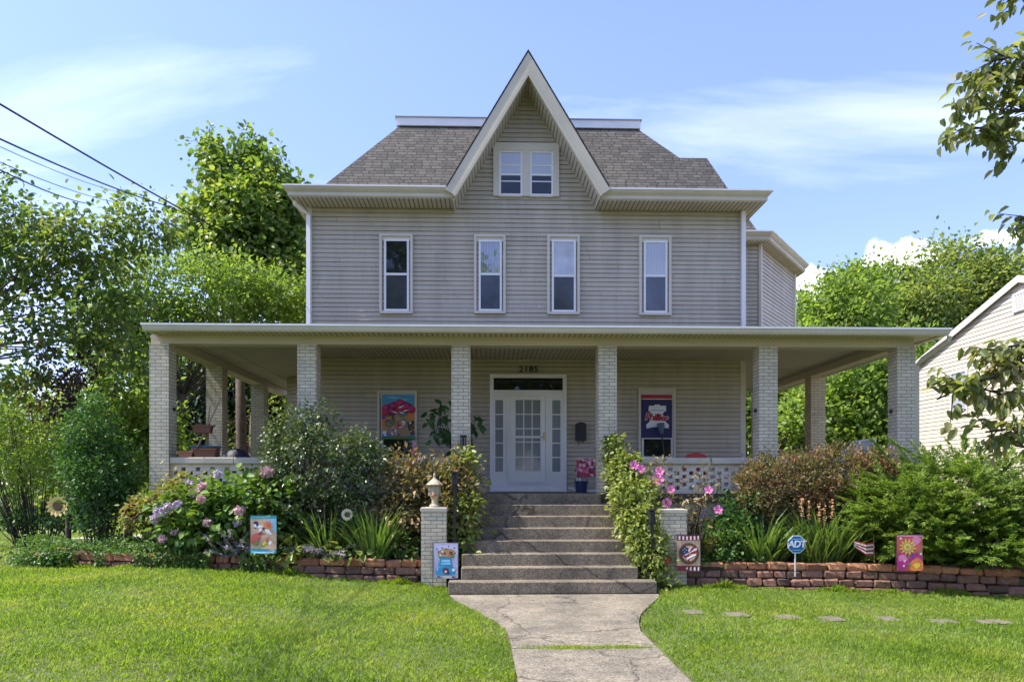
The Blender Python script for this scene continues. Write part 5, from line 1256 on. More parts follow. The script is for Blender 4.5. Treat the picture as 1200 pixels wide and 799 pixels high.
def blob_(u, v, r, n=12, ar=.72, s=.3, rot=0):
    return [(u + math.cos(6.2832 * k / n) * r * rnd.uniform(1 - s, 1 + s), v + math.sin(6.2832 * k / n) * r * ar * rnd.uniform(1 - s, 1 + s)) for k in range(n)]
def leafp(u, v, l, w, ang, ar=.72):
    c, s = math.cos(ang), math.sin(ang); return [(u + c * a - s * b, v + (s * a + c * b) * ar) for a, b in ((0, 0), (l * .4, w), (l, 0), (l * .4, -w))]
AR = .7
# teal bordered flower flag in the hydrangea bed
ms = [FC['beige'], FC['teal'], FC['orange'], FC['coral'], FC['white'], FC['navy'], FC['green'], FC['yellow'], FC['sky'], FC['paleblue']]
sh = [(1, rc(0, 1, .93, 1)), (1, rc(0, 1, 0, .12)), (9, [(.5, .93), (1, .93), (1, .55), (.75, .75)]), (3, blob_(.2, .40, .22)), (2, star(.68, .77, .26, .10, 8, AR)), (3, blob_(.70, .77, .08)), (3, leafp(.08, .42, .5, .08, .35)),
      (5, blob_(.2, .78, .13)), (4, leafp(.12, .80, .2, .07, -.9)), (4, leafp(.24, .72, .3, .06, .1)), (5, leafp(.45, .70, .22, .05, -.5)), (4, leafp(.55, .66, .38, .08, -.6)), (4, leafp(.32, .60, .2, .06, .7)), (5, leafp(.3, .5, .25, .03, .6)),
      (6, leafp(.12, .22, .3, .07, .7)), (6, leafp(.35, .2, .34, .07, .3)), (7, leafp(.45, .22, .26, .05, .6)), (6, leafp(.6, .3, .26, .05, 1.0)), (4, blob_(.78, .3, .07)), (3, blob_(.66, .40, .06)), (9, rc(.05, .95, .03, .08))]
flag('garden flag with teal borders and bright orange and red flowers, in the hydrangea bed', 293.5, 324, 604.5, 648, 12.92, None, sh, ms, zfoot=.35)
# truck flag
ms = [FC['lavender'], FC['blue'], FC['paleblue'], FC['navy'], FC['white'], FC['tan'], FC['coral'], FC['grey'], FC['green'], FC['maroon']]
sh = [(7, rc(0, 1, .985, 1)), (7, rc(0, .02, 0, 1)), (7, rc(.98, 1, 0, 1)), (5, blob_(.52, .72, .34, 16, .45, .12)), (8, blob_(.3, .63, .10)), (8, blob_(.75, .64, .11))]
for q_ in range(16): sh.append((rnd.choice([6, 5, 9, 5, 4]), blob_(rnd.uniform(.22, .82), rnd.uniform(.64, .80), rnd.uniform(.04, .075), 8)))
for u, v in ((.14, .84), (.35, .88), (.52, .84), (.62, .92), (.85, .87), (.2, .76), (.88, .72)): sh.append((3, star(u, v, .05, .02, 5, AR)))
sh += [(3, rc(.16, .28, .03, .14)), (3, rc(.74, .86, .03, .14)), (1, [(.12, .10), (.88, .10), (.90, .26), (.78, .34), (.74, .56), (.66, .60), (.34, .60), (.26, .56), (.22, .34), (.10, .26)]), (2, [(.30, .40), (.70, .40), (.67, .54), (.33, .54)]), (1, rc(.31, .69, .46, .475)), (4, circ(.19, .25, .06, ar=AR)), (4, circ(.81, .25, .06, ar=AR)), (7, rc(.12, .88, .07, .11)), (3, [(.36, .13), (.64, .13), (.60, .30), (.40, .30)]), (9, star(.5, .24, .15, .07, 5, AR)), (4, star(.5, .2, .07, .03, 5, AR))]
flag('white garden flag showing a blue vintage truck heaped with flowers, against the left pier', 508, 537, 636, 677, 12.80, None, sh, ms)
# heart flag
ms = [FC['beige'], FC['maroon'], FC['white'], FC['brown'], FC['navy'], FC['red'], FC['tan']]
sh = []
for u in (.2, .4, .6, .8): sh.append((6, rc(u - .008, u + .008, 0, 1)))
sh += [(1, rc(0, 1, .86, 1)), (1, rc(0, 1, 0, .14))]
for k in range(6):
    u = .1 + k * .16; sh += [(2, rc(u - .035, u + .035, .885, .985)), (2, rc(u - .035, u + .035, .015, .115))]
sh += [(3, circ(.5, .5, .43, 20, AR)), (6, circ(.5, .5, .36, 20, AR)), (3, star(.5, .5, .40, .33, 14, AR))]
heart = [(.5, .26), (.16, .50), (.17, .63), (.28, .70), (.42, .67), (.5, .62), (.58, .70), (.72, .70), (.84, .62), (.84, .50)]
sh += [(0, circ(.5, .5, .31, 20, AR)), (5, heart), (2, [(.30, .41), (.84, .60), (.83, .66), (.24, .46)]), (2, [(.42, .32), (.78, .45), (.82, .50), (.36, .37)]), (2, [(.45, .58), (.58, .70), (.66, .71), (.5, .55)]), (4, [(.16, .50), (.17, .63), (.28, .70), (.46, .66), (.44, .52), (.28, .46)])]
for u, v in ((.24, .6), (.32, .64), (.3, .54), (.38, .6)): sh.append((2, star(u, v, .03, .012, 5, AR)))
flag('striped garden flag with a stars and stripes heart in a wreath, beside the right pier', 793.5, 820.5, 627, 668.5, 12.82, None, sh, ms, armside=1)
# sun flower flag
ms = [FC['coral'], FC['magenta'], FC['yellow'], FC['orange'], FC['white'], FC['green'], FC['pink'], FC['purple'], FC['tan']]
sh = [(6, rc(0, 1, .965, 1)), (6, blob_(.75, .85, .16)), (0, blob_(.85, .6, .2)), (1, blob_(.22, .3, .30, 14, .7, .15)), (6, blob_(.22, .32, .17, 10)), (1, blob_(.2, .12, .2)), (1, blob_(.7, .34, .24, 14)), (3, blob_(.76, .15, .28, 14, .7, .15)), (2, blob_(.76, .16, .12)), (5, leafp(.45, .12, .2, .05, 1.2)), (5, leafp(.8, .45, .25, .05, .9)), (5, leafp(.5, .36, .16, .04, 2.2)),
      (7, blob_(.56, .44, .07)), (2, star(.40, .68, .36, .19, 12, AR)), (8, star(.40, .68, .24, .16, 12, AR, .1)), (2, circ(.40, .68, .14, 14, AR)), (8, circ(.40, .68, .07, 10, AR)), (4, blob_(.26, .14, .04, 8)), (4, blob_(.3, .28, .035, 8)), (4, blob_(.12, .92, .05, 8)), (4, blob_(.9, .48, .05, 8))]
flag('pink garden flag with a big yellow sunburst flower, in front of the juniper', 1051, 1081, 627, 668, 12.1, None, sh, ms, zfoot=-.12)

# security sign
y = 12.98; c = W(933.5, 637.5, y); r = 11.3 * y / F
sg = thing('yard_sign', 'small round blue security yard sign on a white stake above the brick wall', 'sign', (c.x, y, .4))
mb = MB(); pts = lambda rr: [(c.x + rr * math.cos(math.pi / 8 + k * math.pi / 4), y, c.z + rr * math.sin(math.pi / 8 + k * math.pi / 4)) for k in range(8)]
mb.prism(pts(r), (0, .012, 0)); mb.build('panel_border', FC['white'], sg)
mb = MB(); mb.prism([(a, y - .003, d) for a, _, d in pts(r * .92)], (0, .003, 0)); mb.build('panel', FC['signblue'], sg)
text_mesh('ADT', r * .98, .002, 'lettering', FC['white'], (c.x, y - .006, c.z), sg, shear=.18, bold=.004, spacing=.88)
mb = MB(); mb.box(c.x - r * .6, c.x + r * .6, y - .0055, y - .0035, c.z + r * .52, c.z + r * .58); mb.box(c.x - r * .45, c.x + r * .45, y - .0055, y - .0035, c.z - r * .62, c.z - r * .56); mb.build('small_print_line', FC['paleblue'], sg)
mb = MB(); mb.box(c.x - .03, c.x - .008, y + .013, y + .022, .2, c.z - r * .6); mb.build('stake', FC['white'], sg)
# small stick flag
y = 13.05; c = W(1013, 640, y); ft = thing('stick_flag', 'little drooping red and white striped stick flag between strap leaves and sunburst flag', 'flag', (c.x + .18, y, .4))
mb = MB()
for k in range(7):
    f0, f1 = k / 7, (k + 1) / 7
    mb.add([(c.x - .18, y + .01, c.z + .10 - .11 * f0), (c.x + .02, y - .02, c.z + .06 - .22 * f0), (c.x + .16, y, c.z + .08 - .24 * f0), (c.x + .16, y, c.z + .08 - .24 * f1), (c.x + .02, y - .02, c.z + .06 - .22 * f1), (c.x - .18, y + .01, c.z + .10 - .11 * f1)], [(0, 1, 4, 5), (1, 2, 3, 4)], k % 2)
mb.build('cloth', [FC['red'], FC['white']], ft, uv=False)
mb = MB(); mb.tube([(c.x + .17, y + .01, c.z + .16), (c.x + .19, y + .02, .2)], .006, 6); mb.build('stick', FC['tan'], ft)
# metal bow behind the little flag
# red heart stake by the right pier
y = 12.72; c = W(782, 657, y); hs = thing('garden_stake', 'tiny red flower stake at the foot of the right pier', 'ornament', (c.x, y, 0))
mb = MB(); mb.prism([(c.x + .055 * math.cos(a) * (1.2 if k % 2 else .9), y, c.z + .055 * math.sin(a) * (1.2 if k % 2 else .9)) for k, a in enumerate([6.283 * i / 10 for i in range(10)])], (0, .015, 0)); mb.build('flower', FC['red'], hs)
mb = MB(); mb.tube([(c.x, y + .02, c.z), (c.x, y + .02, -.05)], .005, 6); mb.build('stake', M['black'], hs)
bush('weed_plant', 'pale weedy tuft at the foot of the right pier beside the bottom step', 'plant', (W(778, 690, 12.75).x, 12.75, 0), [E(778, 676, 12.75, 9, 14, .1), E(790, 688, 12.7, 9, 7, .08)], 16, 6, .05, .09, .3, LM['vine'], zmin=.02, wide=True, nst=5)
# sunflower ornament and daisy ornament
def daisy(name, label, px, py, y, r, n, pm, cm, foot):
    c = W(px, py, y); t = thing(name, label, 'ornament', (c.x, y, foot)); mb = MB()
    for k in range(n):
        g = 6.2832 * k / n + .1; d = Vector((math.cos(g), -.12, math.sin(g))); s = Vector((-math.sin(g), 0, math.cos(g)))
        mb.add([c + d * r * .35 + s * r * .13, c + d * r * .35 - s * r * .13, c + d * r * .72 - s * r * .2, c + d * r + Vector((0, -.01, 0)), c + d * r * .72 + s * r * .2], [(0, 1, 2, 3, 4)])
    mb.build('petals', pm, t, uv=False)
    mb = MB(); mb.prism([(c.x + r * .42 * math.cos(6.2832 * k / 16), y - .03, c.z + r * .42 * math.sin(6.2832 * k / 16)) for k in range(16)], (0, .03, 0)); mb.build('centre', cm, t)
    mb = MB(); mb.tube([(c.x, y + .015, c.z), (c.x + .01, y + .02, foot - .1)], .009, 6); mb.build('stake', M['black'], t)
daisy('sunflower_ornament', 'large sunflower shaped garden ornament at the lawn edge, left of the upright shrub', 68, 592.5, 15.4, .23, 14, PET['yellow'], PET['seed'], .3)
daisy('daisy_ornament', 'small pale daisy ornament among the strap leaves', 407, 602.5, 13.3, .11, 16, PET['cream'], PET['seed'], .5)
# terracotta pot on its side
y = 13.75; c = W(158, 602, y); pt = thing('terracotta_pot', 'terracotta pot lying on its side at the edge of the hydrangea', 'pot', (c.x, y, .55))
mb = MB(); mb.lathe((0, 0, 0), [(.085, 0), (.125, .20), (.14, .21), (.14, .25), (.12, .25), (.105, .05)], 16)
rot = Matrix.Translation(c + Vector((0, .12, 0))) @ Matrix.Rotation(R(75), 4, 'X') @ Matrix.Rotation(R(10), 4, 'Z'); mb.v = [tuple(rot @ Vector(v)) for v in mb.v]
mb.build('pot', flat('terracotta', (.32, .12, .06)), pt, smooth=False)

# ------------------------------------------------------------------ things on the porch
CAPZ = 2.31
def trough(name, label, px0, px1, py0, py1, y, dp, mat, cat='planter', fill=None):
    x0, x1 = WX(px0, y), WX(px1, y); z0 = WZ(px0, py1, y); z1 = WZ(px0, py0, y); t = thing(name, label, cat, ((x0 + x1) / 2, y, z0))
    mb = MB(); i = .03
    mb.add([(x0 + i, y, z0), (x1 - i, y, z0), (x1 - i, y + dp, z0), (x0 + i, y + dp, z0), (x0, y - .01, z1), (x1, y - .01, z1), (x1, y + dp + .01, z1), (x0, y + dp + .01, z1)], [(0, 3, 2, 1), (0, 1, 5, 4), (1, 2, 6, 5), (2, 3, 7, 6), (3, 0, 4, 7)])
    frame = [(x0 - .01, z1), (x1 + .01, z1)]
    mb.box(x0 - .012, x1 + .012, y - .022, y + .005, z1 - .03, z1); mb.box(x0 - .012, x1 + .012, y + dp - .005, y + dp + .022, z1 - .03, z1)
    mb.build('trough', mat, t)
    mb = MB(); mb.box(x0 + .01, x1 - .01, y + .006, y + dp - .006, z1 - .04, z1 - .012); mb.build('compost', M['soil'], t)
    if fill is not None:
        n = 90; P = np.stack([rng.uniform(x0, x1, n), rng.uniform(y, y + dp, n), np.full(n, z1 - .02)], 1); leaves('foliage', fill, t, P, nrm(rng.normal(size=(n, 3)) + np.array([0, -.2, .8])), rng.normal(size=(n, 3)), .07, .016)
    return t
tc_ = flat('clay', (.34, .13, .065)); bw = flat('brown_wood', (.17, .075, .04), .8)
trough('planter_box', 'small clay planter box on the low wall beside the corner post', 208, 226, 528, 535.5, YP + .06, .16, tc_)
tp = trough('planter_box', 'brown planter box with dark red plants on the low wall', 226, 253, 525, 535.5, YP + .06, .18, bw, fill=LM['purple'])
# tiered stand with sticks
ts = thing('plant_stand', 'rough wooden stick stand holding up a small brown trough above the low wall', 'plant stand', (WX(237, YP + .3), YP + .3, ZF))
mb = MB(); y = YP + .35
mb.tube([W(222, 545, y), W(240, 505, y), W(257, 470, y)], .02, 6); mb.tube([W(240, 545, y + .1), W(243, 500, y + .1), W(246, 476, y + .1)], .015, 6); mb.tube([(WX(243, y + .15), y + .15, ZF), W(243, 507, y + .15)], .03, 6)
mb.build('sticks', flat('weathered_wood', (.33, .25, .17), .9), ts)
trough('planter_box', 'small brown trough perched on the stick stand', 225, 247, 498, 507, YP + .30, .16, bw, fill=LM['bronze'])
y = YP + .42; c = W(240, 528, y); bp = thing('blue_pot', 'teal blue bowl pot standing behind the brown planter box on the low wall', 'pot', (c.x, y, CAPZ))
mb = MB(); mb.box(c.x - .26, c.x + .24, y - .05, y + .18, CAPZ + .02, CAPZ + .23, ch=.03); mb.box(c.x - .28, c.x + .26, y - .065, y + .195, CAPZ + .20, CAPZ + .24, ch=.01); mb.build('pot', flat('teal_glaze', (.03, .13, .16), .3), bp)
y = 15.6; c = WX(277, y); gt = thing('covered_grill', 'dark fabric covered grill dome behind the left low wall', 'grill', (c, y, ZF))
mb = MB(); mb.lathe((c, y, ZF), [(.30, 0), (.30, .45), (.30, .62), (.27, .75), (.18, .86), (.06, .91)], 18); mb.build('cover', flat('dark_cover', (.03, .035, .05), .6), gt, smooth=True)
mb = MB()
for k in range(3): g = k * 2.1; mb.tube([(c + .26 * math.cos(g), y + .26 * math.sin(g), ZF), (c + .22 * math.cos(g), y + .22 * math.sin(g), ZF + .1)], .02, 6)
# mailbox
y = YW - .10; x0, x1, z0, z1 = rect(674.5, 686.5, 495, 516, y); mbx = thing('mailbox', 'black wall mailbox with rounded top beside the front door', 'mailbox', ((x0 + x1) / 2, YW, z0))
mb = MB(); w_ = (x1 - x0); cx_ = (x0 + x1) / 2; prof = [(x0, z0)] + [(x1, z0)] + [(cx_ + w_ / 2 * math.cos(a), z1 - w_ * .32 + w_ * .32 * math.sin(a)) for a in [math.pi * k / 10 for k in range(11)]]
mb.prism([(a, y - .07, b) for a, b in prof], (0, .15, 0)); mb.build('box', M['black'], mbx)
mb = MB(); mb.prism([(cx_ + (a - cx_) * 1.06, y - .085, b + .006) for a, b in prof[2:]], (0, .012, 0)); mb.box(cx_ - .02, cx_ + .02, y - .09, y - .084, z0 + .22, z0 + .26); mb.build('lid', M['black'], mbx)
mb = MB(); mb.tube([(cx_ - .06, y - .02, z0), (cx_ - .06, y - .04, z0 - .13), (cx_ - .06, y - .10, z0 - .10)], .008, 6); mb.tube([(cx_ + .05, y - .02, z0), (cx_ + .05, y - .04, z0 - .06)], .008, 6); mb.build('newspaper_hook', M['black'], mbx)
# rocking chair with floral cushions
y = 16.2; cxr = WX(690, y); ch = thing('rocking_chair', 'white rocking chair with pink floral cushions between the front door and a brick post', 'chair', (cxr, y, ZF))
mb = MB()
for dy in (-.24, .24):
    mb.tube([(cxr - .42, y + dy, ZF + .10), (cxr - .22, y + dy, ZF + .03), (cxr + .05, y + dy, ZF + .025), (cxr + .32, y + dy, ZF + .07), (cxr + .5, y + dy, ZF + .16)], .022, 6)
mb.build('rocker', M['white'], ch)
for dx, dy, top in ((-.22, -.24, .62), (-.22, .24, .62), (.22, -.24, 1.05), (.22, .24, 1.05)):
    mb = MB(); mb.tube([(cxr + dx, y + dy, ZF + .04), (cxr + dx + (.1 if dx > 0 else 0), y + dy, ZF + top)], .02, 6); mb.build('leg', M['white'], ch)
mb = MB(); mb.box(cxr - .26, cxr + .28, y - .27, y + .27, ZF + .40, ZF + .43); mb.tube([(cxr - .24, y - .25, ZF + .62), (cxr + .3, y - .25, ZF + .66)], .022, 6); mb.tube([(cxr - .24, y + .25, ZF + .62), (cxr + .3, y + .25, ZF + .66)], .022, 6); mb.build('seat', M['white'], ch)
def floral(name):
    m, nt, out = new_mat(name); v = nt.nodes.new('ShaderNodeTexVoronoi'); v.inputs['Scale'].default_value = 17; nt.links.new(coords(nt), v.inputs['Vector'])
    s_ = nt.nodes.new('ShaderNodeSeparateColor'); nt.links.new(v.outputs['Color'], s_.inputs[0])
    r = ramp(nt, [(0, (.42, .05, .08)), (.35, (.55, .16, .20)), (.6, (.62, .42, .38)), (.8, (.20, .03, .04)), (.93, (.08, .11, .05))], 'CONSTANT'); nt.links.new(s_.outputs[0], r.inputs['Fac'])
    p = N(nt, 'ShaderNodeBsdfPrincipled', Roughness=.8); nt.links.new(r.outputs['Color'], p.inputs['Base Color']); nt.links.new(p.outputs[0], out.inputs['Surface']); return m
fm = floral('floral_cloth')
mb = MB(); mb.box(cxr - .28, cxr + .26, y - .27, y + .27, ZF + .43, ZF + .54, ch=.04); mb.build('seat_cushion', fm, ch)
mb = MB(); mb.box(cxr - .30, cxr + .30, y - .285, y - .255, ZF + .33, ZF + .72, ch=.012); mb.build('side_cushion', fm, ch)
mb = MB(); mb.box(cxr + .16, cxr + .28, y - .25, y + .25, ZF + .52, ZF + 1.0, ch=.04); mb.build('back_cushion', fm, ch)
bx = thing('blue_bucket', 'dark blue patterned bucket on the porch floor under the rocking chair', 'bucket', (WX(682, 15.9), 15.85, ZF))
mb = MB(); mb.lathe((WX(681, 15.85), 15.85, ZF), [(.11, 0), (.14, .22), (.15, .23), (.15, .25), (.13, .25)], 16); mb.build('body', flat('blue_enamel', (.03, .04, .09), .3), bx)
mb = MB(); c = (WX(681, 15.85), 15.85, ZF + .24); mb.tube([(c[0] - .15, c[1], c[2]), (c[0] - .1, c[1] - .05, c[2] + .08), (c[0] + .1, c[1] - .05, c[2] + .08), (c[0] + .15, c[1], c[2])], .006, 5); mb.build('handle', M['black'], bx)
# red chair behind the pierced wall
y = 15.3; cxr = WX(816, y); rc_ = thing('red_chair', 'red plastic chair glimpsed through the holes of the pierced porch wall', 'chair', (cxr, y, ZF)); rp_ = flat('red_plastic', (.42, .035, .025), .4)
mb = MB(); pr_ = [(cxr - .26, ZF + .40), (cxr + .26, ZF + .40), (cxr + .26, ZF + .66), (cxr + .18, ZF + .79), (cxr, ZF + .83), (cxr - .18, ZF + .79), (cxr - .26, ZF + .66)]; mb.prism([(a, y, b) for a, b in pr_], (0, .03, 0)); mb.build('backrest', rp_, rc_)
mb = MB(); mb.box(cxr - .27, cxr + .27, y + .03, y + .5, ZF + .38, ZF + .42, ch=.012); mb.build('seat', rp_, rc_)
for dx in (-.25, .25):
    for dy in (.0, .46): mb = MB(); mb.tube([(cxr + dx * 1.08, y + dy, ZF), (cxr + dx, y + dy, ZF + .4)], .022, 6); mb.build('leg', rp_, rc_)
    mb = MB(); mb.box(cxr + dx - .03, cxr + dx + .03, y + .01, y + .46, ZF + .60, ZF + .63, ch=.01); mb.build('armrest', rp_, rc_)
# pink ornament on the low wall
y = YP + .15; c = WX(486, y); po_ = thing('pink_ornament', 'small pink bottle shaped ornament on the low wall under the left porch window', 'ornament', (c, y, CAPZ))
mb = MB(); mb.lathe((c, y, CAPZ), [(.06, 0), (.075, .05), (.07, .12), (.035, .19), (.02, .24), (.005, .27)], 12); mb.build('body', flat('pink_glaze', (.5, .06, .16), .35), po_)
# broom leaning at the right porch window
br = thing('broom', 'long handled broom leaning head up against the right porch window', 'broom', (WX(781, 16.85), 16.85, ZF))
a = Vector((WX(783, 16.75), 16.75, ZF)); b = W(775.5, 507, 17.02); mb = MB(); mb.tube([a, b], .016, 6); mb.build('handle', M['black'], br)
mb = MB(); d = (b - a).normalized(); mb.tube([b - d * .02, b + d * .10, b + d * .22], [.035, .075, .085], 8); mb.build('head', flat('blue_bristle', (.10, .16, .22), .9), br)
# grey patio chair back seen over the hedge
y = 15.6; t = thing('patio_chair', 'grey sling patio chair with a white frame showing over the barberry hedge', 'chair', (WX(1005, y), y, ZF))
a, b = W(990, 529, y), W(1022, 518, y - .15)
mb = MB(); mb.prism([W(985, 532, y), W(1020, 532, y - .2), W(1027, 515, y - .2), W(1000, 519, y)], (0, .03, .02)); mb.build('backrest', flat('grey_sling', (.42, .42, .42), .7), t)
mb = MB(); mb.tube([W(1020, 540, y - .21), W(1026, 514, y - .21)], .02, 6); mb.tube([W(984, 540, y + .02), W(1000, 517.5, y + .02), W(1026, 514, y - .21)], .02, 6); mb.build('frame', M['white'], t)
mb = MB(); mb.box(WX(985, y), WX(1020, y), y - .5, y, ZF + .40, ZF + .43); mb.build('seat', flat('grey_sling_seat', (.42, .42, .42), .7), t)
for px in (985, 1020):
    for dy in (-.5, -.02): mb = MB(); mb.tube([(WX(px, y), y + dy, ZF), (WX(px, y), y + dy, ZF + .41)], .018, 6); mb.build('leg', M['white'], t)

# window banners
def banner(label, name, px0, px1, py0, py1, base, shapes, mats):
    y = YW - .066; x0, x1, z0, z1 = rect(px0, px1, py0, py1, y); t = thing(name, label, 'banner', ((x0 + x1) / 2, y, z0))
    mb = MB(); mb.box(x0, x1, y, y + .006, z0, z1, 0)
    for s_, (mi, poly) in enumerate(shapes):
        off = .0012 * (s_ + 1); cu = sum(p[0] for p in poly) / len(poly); cv = sum(p[1] for p in poly) / len(poly); pt = lambda u, v: (x0 + (x1 - x0) * min(1, max(0, u)), y - off, z0 + (z1 - z0) * min(1, max(0, v)))
        k = len(poly); mb.add([pt(cu, cv)] + [pt(u, v) for u, v in poly], [(0, 1 + i, 1 + (i + 1) % k) for i in range(k)], mi)
    mb.build('cloth', mats, t, uv=False); mb = MB(); mb.tube([(x0 - .02, y + .003, z1 + .004), (x1 + .02, y + .003, z1 + .004)], .008, 6); mb.build('rod', M['white'], t)
    return t, (x0, x1, z0, z1, y)
ms = [FC['sky'], FC['plum'], FC['red'], FC['magenta'], FC['orange'], FC['green'], FC['white'], FC['darkgreen'], FC['tan'], FC['pink'], FC['brown'], FC['paleblue'], FC['purple']]
sh = [(11, leafp(.1, .93, .5, .03, 0)), (11, leafp(.45, .88, .4, .03, 0)), (5, rc(0, 1, .40, .55)), (4, blob_(.18, .35, .28, 14)), (4, blob_(.85, .42, .24, 14)), (8, blob_(.5, .25, .4, 14)), (12, rc(0, .1, .45, .62)), (7, blob_(.88, .3, .15))]
for u, v, r in ((.14, .68, .15), (.34, .72, .17), (.55, .78, .16), (.72, .70, .20), (.88, .66, .14), (.30, .60, .14), (.10, .58, .10), (.55, .64, .14)): sh += [(rnd.choice([1, 2]), blob_(u, v, r, 12, .62, .15)), (3, blob_(u - .02, v + .03, r * .5, 9, .6, .3)), (1, blob_(u + .03, v - .02, r * .25, 7, .6, .3))]
for u, v in ((.48, .70), (.3, .62), (.62, .62), (.5, .60)): sh.append((6, leafp(u, v, .2, .025, rnd.uniform(-.8, .8))))
sh.append((10, rc(.3, .36, .40, .6)))
for q_ in range(34): sh.append((rnd.choice([4, 9, 6, 2, 8, 4, 5, 10, 6, 12]), blob_(rnd.uniform(.06, .94), rnd.uniform(.10, .44), rnd.uniform(.03, .09), 8, .6, .4)))
sh += [(7, rc(0, 1, 0, .06)), (5, rc(0, 1, .02, .045))]
banner('colourful banner of dark red blossoms over an orange flower field, in the left porch window', 'window_banner', 447.5, 487, 462, 515, None, sh, ms)
ms = [FC['navy'], FC['red'], FC['white']]
sh = [(2, rc(0, 1, .968, .985)), (1, rc(0, 1, .875, .968)), (2, rc(0, 1, .858, .875)),
      (2, [(.24, .72), (.80, .72), (.80, .60), (.74, .59), (.72, .55), (.30, .55), (.28, .59), (.22, .60)]), (2, rc(.42, .60, .71, .745)), (2, [(.36, .57), (.68, .57), (.73, .40), (.90, .29), (.88, .21), (.70, .235), (.52, .25), (.34, .235), (.16, .21), (.14, .29), (.31, .40)]), (0, rc(.30, .72, .612, .622))]
pb, (x0, x1, z0, z1, y) = banner('navy and red team banner with white bell and red script in the right porch window', 'team_banner', 752, 787.5, 460.5, 513, None, sh, ms)
cx_ = x0 + (x1 - x0) * .49; cz_ = z0 + (z1 - z0) * .455
text_mesh('Phillies', .215, .0015, 'script_outline', FC['white'], (cx_, y - .013, cz_), pb, shear=.15, bold=.014, spacing=.92, roty=R(3))
text_mesh('Phillies', .215, .002, 'script', FC['red'], (cx_, y - .0165, cz_), pb, shear=.15, bold=.006, spacing=.92, roty=R(3))

# ------------------------------------------------------------------ overhead service wires
def wire(label, pts, r):
    a, b = [Vector(p) for p in pts]; mb = MB(); k = 14; L_ = (b - a).length
    mb.tube([a.lerp(b, i / k) - Vector((0, 0, .012 * L_ * 4 * (i / k) * (1 - i / k))) for i in range(k + 1)], r, 5)
    tag(mb.build('service_wire', M['black'], uv=False), label, 'wire', 'overhead wires at the left')
def ext(p0, p1, y0, y1):     # from a point beyond the frame edge to the far end
    a, b = W(*p0, y0), W(*p1, y1); return a - (b - a) * .6, b
wire('topmost of the overhead wires, thick and reaching the house eave', ext((0, 105), (352, 318), 9.0, 18.5), .013)
wire('second overhead wire from the top, running into the catalpa tree', ext((0, 148), (205, 244), 9.0, 17.0), .012)
wire('thin faint overhead wire just below the second one', ext((0, 158), (150, 228), 9.4, 17.0), .005)
wire('fourth overhead wire from the top, thin and nearly straight', ext((0, 176), (140, 238), 9.4, 17.0), .006)
wire('lowest overhead wire, vanishing into the dark fruit tree', ext((0, 184), (110, 240), 9.2, 17.0), .010)

# ------------------------------------------------------------------ neighbouring house: its side gable faces the porch
XN = 13.0
def on_side(px, py):          # point of that wall
    tt = (px - CX) / F; y = XN * (CP - tt * SP) / (SP + tt * CP); return W(px, py, y)
e0 = on_side(1074, 428); ap = on_side(1198, 325); yf_ = 2 * ap.y - e0.y
nb = thing('neighbour_house', 'cream vinyl sided house with a plain low gable at the right edge', 'house', (XN, ap.y, -.15))
mb = MB(); siding(mb, (XN, e0.y, -.3), (0, -1, 0), (-1, 0, 0), e0.z + .3, lambda v: 0, lambda v: e0.y - yf_, .115)
sl_ = (ap.z - e0.z) / (e0.y - ap.y)
siding(mb, (XN, e0.y, e0.z), (0, -1, 0), (-1, 0, 0), ap.z - e0.z - .03, lambda v: v / sl_, lambda v: e0.y - yf_ - v / sl_, .115)
mb.add([(XN, yf_, -.3), (XN + 11, yf_, -.3), (XN + 11, yf_, e0.z), (XN, yf_, e0.z)], [(0, 1, 2, 3)]); mb.add([(XN, e0.y, -.3), (XN + 11, e0.y, -.3), (XN + 11, e0.y, e0.z), (XN, e0.y, e0.z)], [(0, 3, 2, 1)])
mb.build('wall', M['neighbour'], nb)
mb = MB()
for sg in (-1, 1):
    a = (XN - .10, ap.y, ap.z); b = (XN - .10, ap.y + sg * (e0.y - ap.y) * 1.04, ap.z - (ap.z - e0.z) * 1.04); mb.prism([a, b, (XN + 11, b[1], b[2]), (XN + 11, a[1], a[2])], (0, 0, .06))
mb.build('roof', M['roof'], nb)
mb = MB()
for sg in (-1, 1):
    a = Vector((XN - .12, ap.y, ap.z + .05)); b = Vector((XN - .12, ap.y + sg * (e0.y - ap.y) * 1.045, ap.z + .05 - (ap.z - e0.z) * 1.045)); dn = Vector((0, 0, -.17)); mb.prism([a, b, b + dn, a + dn], (.03, 0, 0))
mb.build('rake_board', M['white'], nb)
mb = MB(); mb.box(XN - .04, XN - .003, e0.y - .10, e0.y + .03, -.3, e0.z); mb.build('corner_trim', M['white'], nb)
def side_rect(px0, px1, py0, py1):
    a, b = on_side(px0, py1), on_side(px1, py0); zt_ = on_side((px0 + px1) / 2, py0).z; zb_ = on_side((px0 + px1) / 2, py1).z
    return b.y, a.y, zb_, zt_
def side_frame(mb, y0, y1, z0, z1, w, d0, d1):
    for q in ((y0, y0 + w, z0, z1), (y1 - w, y1, z0, z1), (y0 + w, y1 - w, z0, z0 + w), (y0 + w, y1 - w, z1 - w, z1)): mb.box(XN - d1, XN - d0, q[0], q[1], q[2], q[3])
y0, y1, z0, z1 = side_rect(1116, 1136, 434, 486)
mb = MB(); side_frame(mb, y0, y1, z0, z1, .06, .003, .07); mb.box(XN - .06, XN - .03, y0 + .06, y1 - .06, (z0 + z1) / 2 - .03, (z0 + z1) / 2 + .03); w = mb.build('window', M['white'], nb)
mb = MB(); mb.box(XN - .045, XN - .038, y0 + .05, y1 - .05, z0 + .05, z1 - .05); mb.build('pane', M['skyglass'], w)
